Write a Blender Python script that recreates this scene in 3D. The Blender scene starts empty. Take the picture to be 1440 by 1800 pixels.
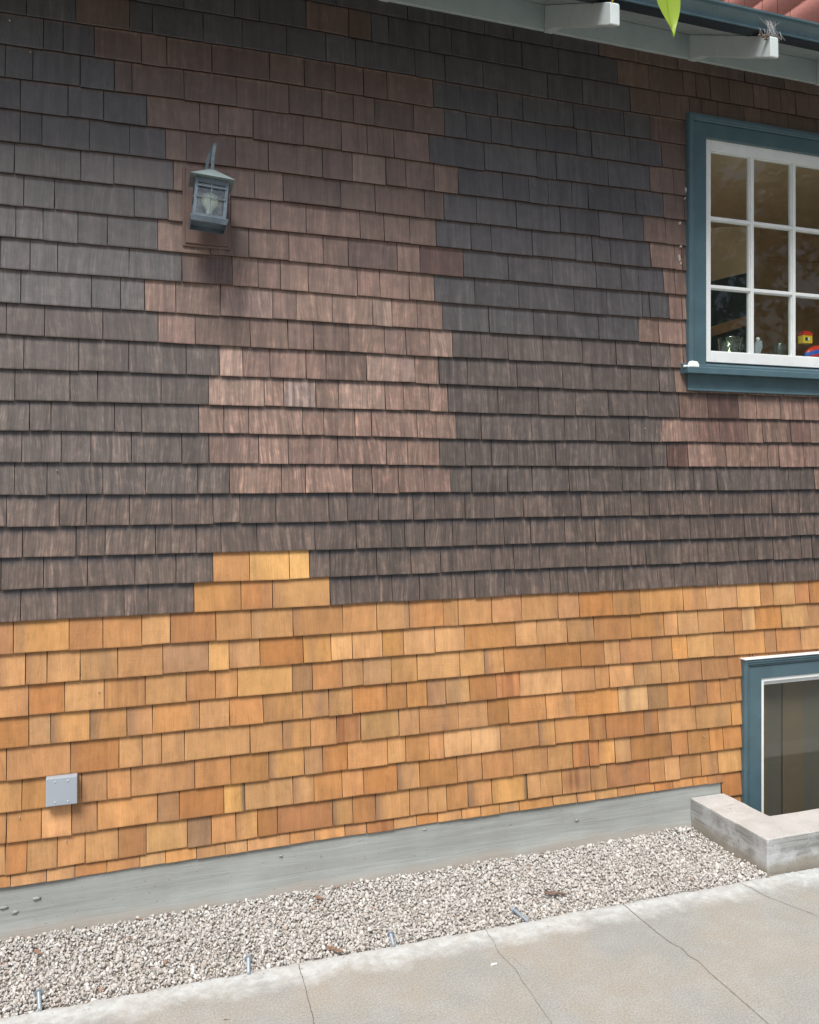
import bpy, bmesh, math, random
import numpy as np
from mathutils import Vector, Matrix
random.seed(7); RNG = np.random.default_rng(11)
scn = bpy.context.scene
COL = scn.collection

# ------------------------------------------------------------ camera, sky, sun, exposure
YAW = math.atan(1500/4266.)
cam_d = bpy.data.cameras.new('camera'); cam = bpy.data.objects.new('camera', cam_d); COL.objects.link(cam)
cam.location = (0, -3.746, 1.84); cam.rotation_euler = (math.pi/2, 0, -YAW)
cam_d.sensor_fit = 'HORIZONTAL'; cam_d.sensor_width = 36.0; cam_d.lens = 36.0*1500/1440
cam_d.shift_y = -61/1440.; cam_d.clip_end = 400; cam_d.clip_start = 0.02
scn.camera = cam
SUN_EL, SUN_AZ = math.radians(57), math.radians(212)     # azimuth clockwise from +Y: the light comes from behind the camera, a little to its left
w = bpy.data.worlds.new('World'); scn.world = w; w.use_nodes = True
nt = w.node_tree; nt.nodes.clear()
sky = nt.nodes.new('ShaderNodeTexSky'); sky.sky_type = 'NISHITA'; sky.sun_disc = False
sky.sun_elevation = SUN_EL; sky.sun_rotation = SUN_AZ; sky.dust_density = 4.0; sky.air_density = 1.0; sky.ozone_density = 1.0
bg = nt.nodes.new('ShaderNodeBackground'); bg.inputs[1].default_value = 0.095
out = nt.nodes.new('ShaderNodeOutputWorld')
nt.links.new(sky.outputs[0], bg.inputs[0]); nt.links.new(bg.outputs[0], out.inputs[0])
sd = bpy.data.lights.new('sun', 'SUN'); sd.energy = 3.0; sd.angle = math.radians(21); sd.color = (1, .985, .95)
sun = bpy.data.objects.new('sun', sd); COL.objects.link(sun)
sdir = Vector((math.sin(SUN_AZ)*math.cos(SUN_EL), math.cos(SUN_AZ)*math.cos(SUN_EL), math.sin(SUN_EL)))
sun.rotation_euler = sdir.to_track_quat('Z', 'Y').to_euler()
scn.view_settings.view_transform = 'Standard'; scn.view_settings.look = 'None'
scn.view_settings.gamma = 1; scn.view_settings.exposure = 0.50

# ------------------------------------------------------------ helpers
def empty(name, loc, label=None, cat=None, group=None, parent=None):
    o = bpy.data.objects.new(name, None); COL.objects.link(o); o.location = loc; o.empty_display_size = .1
    if parent: o.parent = parent; o.matrix_parent_inverse = parent_inv(parent)
    return tag(o, label, cat, group)
def tag(o, label=None, cat=None, group=None, kind=None):
    if label: o['label'] = label
    if cat: o['category'] = cat
    if group: o['group'] = group
    if kind: o['kind'] = kind
    return o
def wm(o):
    m = Matrix.LocRotScale(o.location, o.rotation_euler, o.scale)
    if o.parent: m = wm(o.parent) @ o.matrix_parent_inverse @ m
    return m
def parent_inv(p): return wm(p).inverted()
def link(name, me, mat, parent=None, smooth=False):
    if mat and not me.materials: me.materials.append(mat)
    o = bpy.data.objects.new(name, me); COL.objects.link(o)
    if parent: o.parent = parent; o.matrix_parent_inverse = parent_inv(parent)
    if smooth:
        me.polygons.foreach_set('use_smooth', [True]*len(me.polygons))
    return o
def bmobj(name, bm, mat, parent=None, smooth=False, bevel=0, seg=2):
    bmesh.ops.recalc_face_normals(bm, faces=bm.faces)
    me = bpy.data.meshes.new(name); bm.to_mesh(me); bm.free()
    o = link(name, me, mat, parent, smooth)
    if bevel:
        b = o.modifiers.new('bevel', 'BEVEL'); b.width = bevel; b.segments = seg; b.limit_method = 'ANGLE'; b.angle_limit = math.radians(40)
    return o
def box(bm, x0, x1, y0, y1, z0, z1, M=None):
    v = [bm.verts.new(p) for p in ((x0,y0,z0),(x1,y0,z0),(x1,y1,z0),(x0,y1,z0),(x0,y0,z1),(x1,y0,z1),(x1,y1,z1),(x0,y1,z1))]
    if M:
        for q in v: q.co = M @ q.co
    for f in ((0,1,2,3),(4,5,6,7),(0,1,5,4),(1,2,6,5),(2,3,7,6),(3,0,4,7)): bm.faces.new([v[i] for i in f])
    return v
def boxobj(name, dims, mat, parent=None, bevel=0.001):
    bm = bmesh.new()
    for d in (dims if isinstance(dims[0], (tuple, list)) else [dims]): box(bm, *d)
    return bmobj(name, bm, mat, parent, bevel=bevel)
def prism(bm, pts, axis, a, b):
    """extrude a closed polygon pts along an axis from a to b. axis 'x': pts are (y,z); 'y': (x,z); 'z': (x,y)"""
    def P(p, t):
        return {'x': (t, p[0], p[1]), 'y': (p[0], t, p[1]), 'z': (p[0], p[1], t)}[axis]
    A = [bm.verts.new(P(p, a)) for p in pts]; Bv = [bm.verts.new(P(p, b)) for p in pts]
    n = len(pts)
    for i in range(n): bm.faces.new((A[i], A[(i+1)%n], Bv[(i+1)%n], Bv[i]))
    bm.faces.new(A); bm.faces.new(Bv[::-1])
def tube(bm, pts, rad, n=8, caps=True):
    pts = [Vector(p) for p in pts]; rings = []
    rads = rad if isinstance(rad, (list, tuple)) else [rad]*len(pts)
    up = Vector((0.13, .21, .97)).normalized()
    for i, p in enumerate(pts):
        t = (pts[min(i+1, len(pts)-1)] - pts[max(i-1, 0)]).normalized()
        a = t.cross(up)
        if a.length < 1e-3: a = t.cross(Vector((1, 0, 0)))
        a.normalize(); b = t.cross(a).normalized()
        rings.append([bm.verts.new(p + (a*math.cos(2*math.pi*k/n) + b*math.sin(2*math.pi*k/n))*rads[i]) for k in range(n)])
    for r0, r1 in zip(rings, rings[1:]):
        for k in range(n): bm.faces.new((r0[k], r0[(k+1)%n], r1[(k+1)%n], r1[k]))
    if caps and n > 2: bm.faces.new(rings[0][::-1]); bm.faces.new(rings[-1])
def lathe(bm, prof, c=(0,0,0), n=24, spout=None):
    rings = []
    for r, z in prof:
        ring = []
        for k in range(n):
            a = 2*math.pi*k/n; rr = r
            if spout: rr = r*(1 + spout(a, z))
            ring.append(bm.verts.new((c[0]+rr*math.cos(a), c[1]+rr*math.sin(a), c[2]+z)))
        rings.append(ring)
    for r0, r1 in zip(rings, rings[1:]):
        for k in range(n): bm.faces.new((r0[k], r0[(k+1)%n], r1[(k+1)%n], r1[k]))
    bm.faces.new(rings[0][::-1]); bm.faces.new(rings[-1])

# ------------------------------------------------------------ materials
class NT:
    def __init__(s, name):
        s.m = bpy.data.materials.new(name); s.m.use_nodes = True; s.t = s.m.node_tree
        s.p = s.t.nodes['Principled BSDF']
    def n(s, kind, **kw):
        nd = s.t.nodes.new('ShaderNode'+kind)
        for k, v in kw.items():
            if k in nd.inputs: nd.inputs[k].default_value = v
            else: setattr(nd, k, v)
        return nd
    def l(s, a, b): s.t.links.new(a, b)
    def coords(s, scale=(1,1,1), rot=(0,0,0)):
        g = s.n('NewGeometry'); mp = s.n('Mapping'); mp.inputs['Scale'].default_value = scale; mp.inputs['Rotation'].default_value = rot
        s.l(g.outputs['Position'], mp.inputs['Vector']); return mp.outputs[0]
    def noise(s, scale=(1,1,1), sc=1.0, detail=4, rough=.55, dist=0):
        nd = s.n('TexNoise'); nd.inputs['Scale'].default_value = sc; nd.inputs['Detail'].default_value = detail
        nd.inputs['Roughness'].default_value = rough; nd.inputs['Distortion'].default_value = dist
        s.l(s.coords(scale), nd.inputs['Vector']); return nd.outputs[0]
    def rng(s, v, a, b, c, d):
        r = s.n('MapRange'); r.inputs[1].default_value = a; r.inputs[2].default_value = b; r.inputs[3].default_value = c; r.inputs[4].default_value = d
        s.l(v, r.inputs[0]); return r.outputs[0]
    def math(s, op, a, b=None):
        m = s.n('Math', operation=op)
        for i, q in enumerate((a, b)):
            if q is None: continue
            if isinstance(q, (int, float)): m.inputs[i].default_value = q
            else: s.l(q, m.inputs[i])
        return m.outputs[0]
    def mix(s, f, a, b, blend='MIX'):
        m = s.n('Mix', data_type='RGBA', blend_type=blend)
        for i, q in ((0, f), (6, a), (7, b)):
            if isinstance(q, (int, float)): m.inputs[i].default_value = q
            elif isinstance(q, tuple): m.inputs[i].default_value = (*q, 1)
            else: s.l(q, m.inputs[i])
        return m.outputs[2]
    def gray(s, v):
        c = s.n('CombineColor')
        for i in range(3): s.l(v, c.inputs[i])
        return c.outputs[0]
    def bump(s, h, strength=.3, dist=.002):
        b = s.n('Bump'); b.inputs['Strength'].default_value = strength; b.inputs['Distance'].default_value = dist
        s.l(h, b.inputs['Height']); s.l(b.outputs[0], s.p.inputs['Normal'])
    def done(s, col=None, rough=.6, spec=.4, metal=0):
        if col is not None:
            if isinstance(col, tuple): s.p.inputs['Base Color'].default_value = (*col, 1)
            else: s.l(col, s.p.inputs['Base Color'])
        if isinstance(rough, (int, float)): s.p.inputs['Roughness'].default_value = rough
        else: s.l(rough, s.p.inputs['Roughness'])
        s.p.inputs['Specular IOR Level'].default_value = spec; s.p.inputs['Metallic'].default_value = metal
        return s.m

def mat_shingle(name, old):
    t = NT(name); at = t.n('Attribute', attribute_name='Col')
    sa = t.n('Attribute', attribute_name='seed')
    g = t.n('NewGeometry'); cb = t.n('CombineXYZ'); t.l(sa.outputs['Fac'], cb.inputs[1])
    sw = t.n('TexWhiteNoise', noise_dimensions='1D'); t.l(sa.outputs['Fac'], sw.inputs['W']); swf = t.rng(sw.outputs[0], .45, 1, 0, 1)
    sw2 = t.n('TexWhiteNoise', noise_dimensions='1D'); t.l(t.math('ADD', sa.outputs['Fac'], 3.7), sw2.inputs['W'])
    sp_ = t.n('SeparateXYZ'); t.l(g.outputs['Position'], sp_.inputs[0])
    wv = t.n('TexNoise'); wv.inputs['Scale'].default_value = 14; wv.inputs['Detail'].default_value = 1; t.l(g.outputs['Position'], wv.inputs['Vector'])
    shx = t.math('ADD', t.math('MULTIPLY', sp_.outputs[2], t.rng(sw2.outputs[0], 0, 1, -.14, .14)), t.math('MULTIPLY', wv.outputs[0], .012))
    cx = t.n('CombineXYZ'); t.l(t.math('ADD', sp_.outputs[0], shx), cx.inputs[0]); t.l(sp_.outputs[1], cx.inputs[1]); t.l(sp_.outputs[2], cx.inputs[2])
    def fine(scale, det=3, rough=.6):
        ad = t.n('VectorMath', operation='ADD'); t.l(cx.outputs[0], ad.inputs[0]); t.l(cb.outputs[0], ad.inputs[1])
        mu = t.n('VectorMath', operation='MULTIPLY'); t.l(ad.outputs[0], mu.inputs[0]); mu.inputs[1].default_value = scale
        nd = t.n('TexNoise'); nd.inputs['Scale'].default_value = 1; nd.inputs['Detail'].default_value = det; nd.inputs['Roughness'].default_value = rough
        t.l(mu.outputs[0], nd.inputs['Vector']); return nd.outputs[0]
    grain = fine((360, 7, 9)); mid = fine((125, 5, 6), 3, .6); cloud = fine((30, 3, 24), 3, .6); saw = fine((9, 3, 430), 2); blot = fine((16, 3, 10), 4); speck = fine((260, 5, 90), 2)
    k = t.math('ADD', t.rng(grain, .25, .75, -.5, .5), 0)
    amp = t.rng(at.outputs['Alpha'], 0, 1, .22, .62)
    gk = t.math('MULTIPLY', k, amp)
    sk = t.math('MULTIPLY', t.math('MULTIPLY', t.rng(saw, .3, .7, -.5, .5), swf), .14 if old else .20)
    bk = t.rng(blot, .25, .75, -.16, .16)
    pk = t.rng(speck, .3, .7, -.06, .06)
    f = t.math('ADD', t.math('ADD', t.math('ADD', 1.0, gk), t.math('ADD', sk, bk)), pk)
    f = t.math('ADD', f, t.math('MULTIPLY', t.rng(mid, .3, .7, -.5, .5), t.rng(at.outputs['Alpha'], 0, 1, .13, .50)))
    f = t.math('ADD', f, t.math('MULTIPLY', t.rng(cloud, .3, .7, -.5, .5), .22 if old else .17))
    f = t.math('MAXIMUM', f, .25)
    col = t.mix(1.0, at.outputs['Color'], t.gray(f), 'MULTIPLY')
    if old:
        pm = t.math('MULTIPLY', t.rng(t.math('ADD', t.math('MULTIPLY', mid, .6), t.math('MULTIPLY', cloud, .5)), .56, .74, 0, .75), at.outputs['Alpha'])
        col = t.mix(pm, col, t.mix(1.0, col, (1.95, 1.75, 1.62), 'MULTIPLY'))
    else:
        col = t.mix(t.rng(t.math('ADD', t.math('MULTIPLY', mid, .5), t.math('MULTIPLY', cloud, .5)), .52, .74, 0, .55), col, t.mix(1.0, col, (.74, .62, .55), 'MULTIPLY'))
    h = t.math('ADD', t.math('MULTIPLY', grain, .8), t.math('MULTIPLY', t.math('MULTIPLY', saw, swf), .5))
    t.bump(t.math('ADD', h, mid), .5, .0013 if old else .0009)
    return t.done(col, t.rng(grain, .3, .7, .44, .60) if old else .62, .7 if old else .3)
M_OLD = mat_shingle('weathered stained shingle', True)
M_NEW = mat_shingle('fresh cedar shingle', False)

def mat_paint(name, c, rough=.4, var=.10, bump=.12, dirt=0.0, grain=(6, 6, 60)):
    t = NT(name); n1 = t.noise((1,1,1), 9, 5); n2 = t.noise(grain, 6, 3)
    f = t.math('ADD', t.rng(n1, .3, .7, 1-var, 1+var), t.rng(n2, .3, .7, -var*.4, var*.4))
    col = t.mix(1.0, c, t.gray(f), 'MULTIPLY')
    if dirt:
        n3 = t.noise((1,1,1), 38, 6, .7); col = t.mix(t.rng(n3, .56, .72, 0, dirt), col, (.12, .10, .08))
    t.bump(t.math('ADD', n2, n1), bump, .0015)
    return t.done(col, rough, .45)
M_TEAL = mat_paint('teal trim paint', (.066, .118, .142), .38, .12, .1, 0)
M_TEALG = mat_paint('teal gutter paint', (.085, .145, .17), .32, .14, .08, .25, (40, 6, 6))
M_WHITE = mat_paint('white sash paint', (.72, .76, .76), .35, .05, .1, .12)
M_EAVE = mat_paint('pale grey green eave paint', (.36, .42, .42), .55, .08, .2, .25, (5, 30, 30))
M_TAIL = mat_paint('pale rafter paint', (.52, .58, .58), .5, .07, .2, .15, (30, 5, 30))
M_BOARD = mat_paint('brown mounting board wood', (.15, .100, .085), .5, .18, .25, 0, (60, 60, 5))
M_GREY = mat_paint('grey powder coat', (.33, .37, .42), .38, .04, .05)
M_STEEL = mat_paint('weathered lantern steel', (.105, .14, .17), .42, .3, .3, .3)
M_STEELT = mat_paint('sky lightened lantern roof steel', (.17, .22, .22), .5, .25, .35, .3)  # roof steel made paler than the frame to carry sky light
M_DARK = mat_paint('dark sheathing', (.018, .013, .012), .9, .2)
M_ZINC = NT('zinc bolt').done((.42, .48, .53), .42, .5, .55)
M_SCREW = NT('bright screw').done((.75, .78, .8), .3, .5, .6)
M_PUTTY = mat_paint('white putty', (.85, .86, .85), .6, .04, .3)
M_FLASH = mat_paint('white flashing', (.8, .82, .82), .4, .03)

def mat_found():
    t = NT('board formed foundation concrete')
    big = t.noise((1,1,1), 3.0, 6, .6); grain = t.noise((2.2, 1, 42), 1, 6, .65, .6); pits = t.noise((1,1,1), 62, 3, .5); wav = t.noise((1.5, 1, 10), 1, 3)
    f = t.math('ADD', t.rng(big, .3, .7, .88, 1.10), t.rng(grain, .3, .7, -.10, .10))
    col = t.mix(1.0, (.325, .342, .328), t.gray(f), 'MULTIPLY')
    col = t.mix(t.rng(pits, .70, .76, 0, .6), col, (.16, .16, .15))
    col = t.mix(t.rng(wav, .60, .68, 0, .35), col, (.42, .44, .43))
    z = t.n('SeparateXYZ'); g = t.n('NewGeometry'); t.l(g.outputs['Position'], z.inputs[0])
    low = t.math('ADD', z.outputs[2], t.rng(big, .3, .7, -.03, .03))
    col = t.mix(t.rng(low, .012, .045, .55, 0), col, (.36, .31, .26))
    t.bump(t.math('ADD', t.math('MULTIPLY', grain, 1.0), t.math('MULTIPLY', t.rng(pits, .66, .76, 0, -1), .6)), .55, .004)
    return t.done(col, .75, .3)
M_FOUND = mat_found()
def mat_slab():
    t = NT('worn concrete slab'); g = t.n('NewGeometry'); s = t.n('SeparateXYZ'); t.l(g.outputs['Position'], s.inputs[0])
    big = t.noise((1,1,1), 1.6, 5, .6); mid = t.noise((1,1,1), 7, 6, .65); fine = t.noise((1,1,1), 140, 3, .7); sand = t.noise((1,1,1), 520, 2, .8); sp = t.noise((1,1,1), 120, 2, .5)
    col = t.mix(t.rng(big, .43, .58, 0, 1), (.310, .315, .298), (.345, .326, .285))
    col = t.mix(t.rng(mid, .45, .75, 0, .6), col, (.385, .392, .38))
    f = t.math('ADD', t.rng(fine, .3, .7, .74, 1.22), t.rng(sand, .3, .7, -.25, .25))
    col = t.mix(1.0, col, t.gray(f), 'MULTIPLY')
    col = t.mix(t.rng(sp, .68, .74, 0, .6), col, (.14, .12, .10))
    # pale patch of new mortar along the cut edge: distance from the edge line, made ragged
    e = t.math('ADD', s.outputs[1], t.math('MULTIPLY', s.outputs[0], .012))
    e = t.math('ADD', e, t.rng(t.noise((1,1,1), 5.5, 5, .7), .3, .7, -.06, .05))
    wm_ = t.rng(e, -.71, -.60, 0, 1)
    wv = t.math('MULTIPLY', wm_, t.rng(t.noise((1,1,1), 22, 5, .7), .30, .62, .35, 1))
    col = t.mix(wv, col, (.53, .555, .555))
    t.bump(t.math('ADD', t.math('ADD', fine, sand), t.math('MULTIPLY', mid, 1.5)), .5, .0016)
    return t.done(col, .85, .25)
M_SLAB = mat_slab()
def mat_curb():
    t = NT('rough curb concrete'); g = t.n('NewGeometry'); s = t.n('SeparateXYZ'); t.l(g.outputs['Position'], s.inputs[0])
    big = t.noise((1,1,1), 6, 6, .65); lay = t.noise((3, 3, 60), 1, 5, .65, .5); pits = t.noise((1,1,1), 75, 3, .5); fine = t.noise((1,1,1), 260, 3, .7)
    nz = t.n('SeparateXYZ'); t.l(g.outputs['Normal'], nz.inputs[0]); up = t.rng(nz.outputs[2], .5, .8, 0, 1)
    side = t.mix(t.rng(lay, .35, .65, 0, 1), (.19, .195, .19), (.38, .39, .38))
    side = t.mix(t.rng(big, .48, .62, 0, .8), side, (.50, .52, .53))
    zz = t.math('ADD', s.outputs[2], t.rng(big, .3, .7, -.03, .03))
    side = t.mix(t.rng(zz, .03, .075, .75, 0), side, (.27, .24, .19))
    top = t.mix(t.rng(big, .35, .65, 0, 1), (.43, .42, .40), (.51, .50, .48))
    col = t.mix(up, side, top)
    col = t.mix(t.rng(pits, .68, .73, 0, .75), col, (.10, .095, .09))
    col = t.mix(1.0, col, t.gray(t.rng(fine, .3, .7, .90, 1.1)), 'MULTIPLY')
    t.bump(t.math('ADD', t.math('ADD', lay, fine), t.rng(pits, .66, .74, 0, -2)), .5, .003)
    return t.done(col, .8, .3)
M_CURB = mat_curb()
def mat_attr(name, rough=.85, sc=300, amp=.12, spec=.25):
    t = NT(name); at = t.n('Attribute', attribute_name='Col'); n1 = t.noise((1,1,1), sc, 3, .6)
    col = t.mix(1.0, at.outputs['Color'], t.gray(t.rng(n1, .3, .7, 1-amp, 1+amp)), 'MULTIPLY')
    t.bump(n1, .3, .001); return t.done(col, rough, spec)
M_STONE = mat_attr('crushed gravel stone')
M_LEAF = mat_attr('tree leaf', .5, 60, .15)
def mat_simple(name, c, rough=.6, var=.15, sc=25, spec=.4, bump=.1):
    t = NT(name); n1 = t.noise((1,1,1), sc, 5, .6)
    col = t.mix(1.0, c, t.gray(t.rng(n1, .3, .7, 1-var, 1+var)), 'MULTIPLY'); t.bump(n1, bump, .002)
    return t.done(col, rough, spec)
M_EARTH = mat_simple('sandy earth', (.26, .23, .19), .95, .3, 60)
M_CRACK = mat_simple('crack shadow dirt', (.13, .11, .09), .95, .4, 90)
M_ROOM = mat_simple('tan room plaster', (.85, .66, .47), .8, .08, 6)
M_CAB = mat_simple('tan cabinet door', (.78, .58, .40), .5, .10, 9)
M_SPECK = mat_simple('dark speckled stone', (.055, .06, .065), .4, .9, 120)
M_SHELF = mat_simple('brown wood shelf', (.42, .23, .12), .5, .2, 20)
M_BLIND = mat_simple('taupe blind', (.165, .120, .090), .7, .06, 8)
M_BLINDG = mat_simple('grey blind panel', (.135, .115, .105), .7, .05, 8)
M_RED = mat_attr('salmon red shingle stain', .7, 60, .1)
M_ROOF = mat_simple('dark roof shingle', (.06, .055, .05), .9, .3, 40)
M_BARK = mat_simple('grey bark', (.10, .08, .06), .9, .4, 20)
M_YEL = mat_simple('yellow toy plastic', (.80, .55, .03), .3, .03)
M_REDP = mat_simple('red toy plastic', (.65, .05, .03), .3, .03)
M_BLUEP = mat_simple('blue toy fabric', (.04, .12, .55), .5, .1)
M_BLK = mat_simple('black iron', (.02, .02, .022), .4, .1)
M_WEB = mat_simple('dusty cobweb', (.50, .50, .49), .9, .1)
M_CHIP = mat_simple('cedar chip', (.25, .15, .10), .8, .3, 80)
M_DRY = mat_simple('dry brown leaf', (.16, .11, .085), .8, .4, 60)
def mat_glass(name, tint=(.9,.93,.9), rough=.02, ior=1.5, base=0.0, wav=0):
    t = NT(name); tr = t.n('BsdfTransparent'); tr.inputs[0].default_value = (*tint, 1)
    gl = t.n('BsdfGlossy'); gl.inputs['Roughness'].default_value = rough
    fr = t.n('LayerWeight'); fr.inputs[0].default_value = .5
    if wav:
        b = t.n('Bump'); b.inputs['Strength'].default_value = wav; b.inputs['Distance'].default_value = .003
        t.l(t.noise((60, 60, 22), 1, 3), b.inputs['Height']); t.l(b.outputs[0], gl.inputs['Normal'])
    mx = t.n('MixShader'); f = t.math('ADD', t.math('MULTIPLY', t.math('POWER', fr.outputs['Facing'], 4.0), .7), .032+base)
    t.l(f, mx.inputs[0]); t.l(tr.outputs[0], mx.inputs[1]); t.l(gl.outputs[0], mx.inputs[2])
    t.l(mx.outputs[0], t.t.nodes['Material Output'].inputs[0]); return t.m
M_GLASS = mat_glass('window glass')
M_LGLASS = mat_glass('seeded lantern glass', (.92, .94, .90), .12, 1.5, .06, .8)
M_JUG = mat_glass('drinking glass', (.82, .88, .80), .05, 1.5, .08)
M_BULB = mat_simple('frosted bulb glass', (.9, .92, .85), .3, .02)

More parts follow.
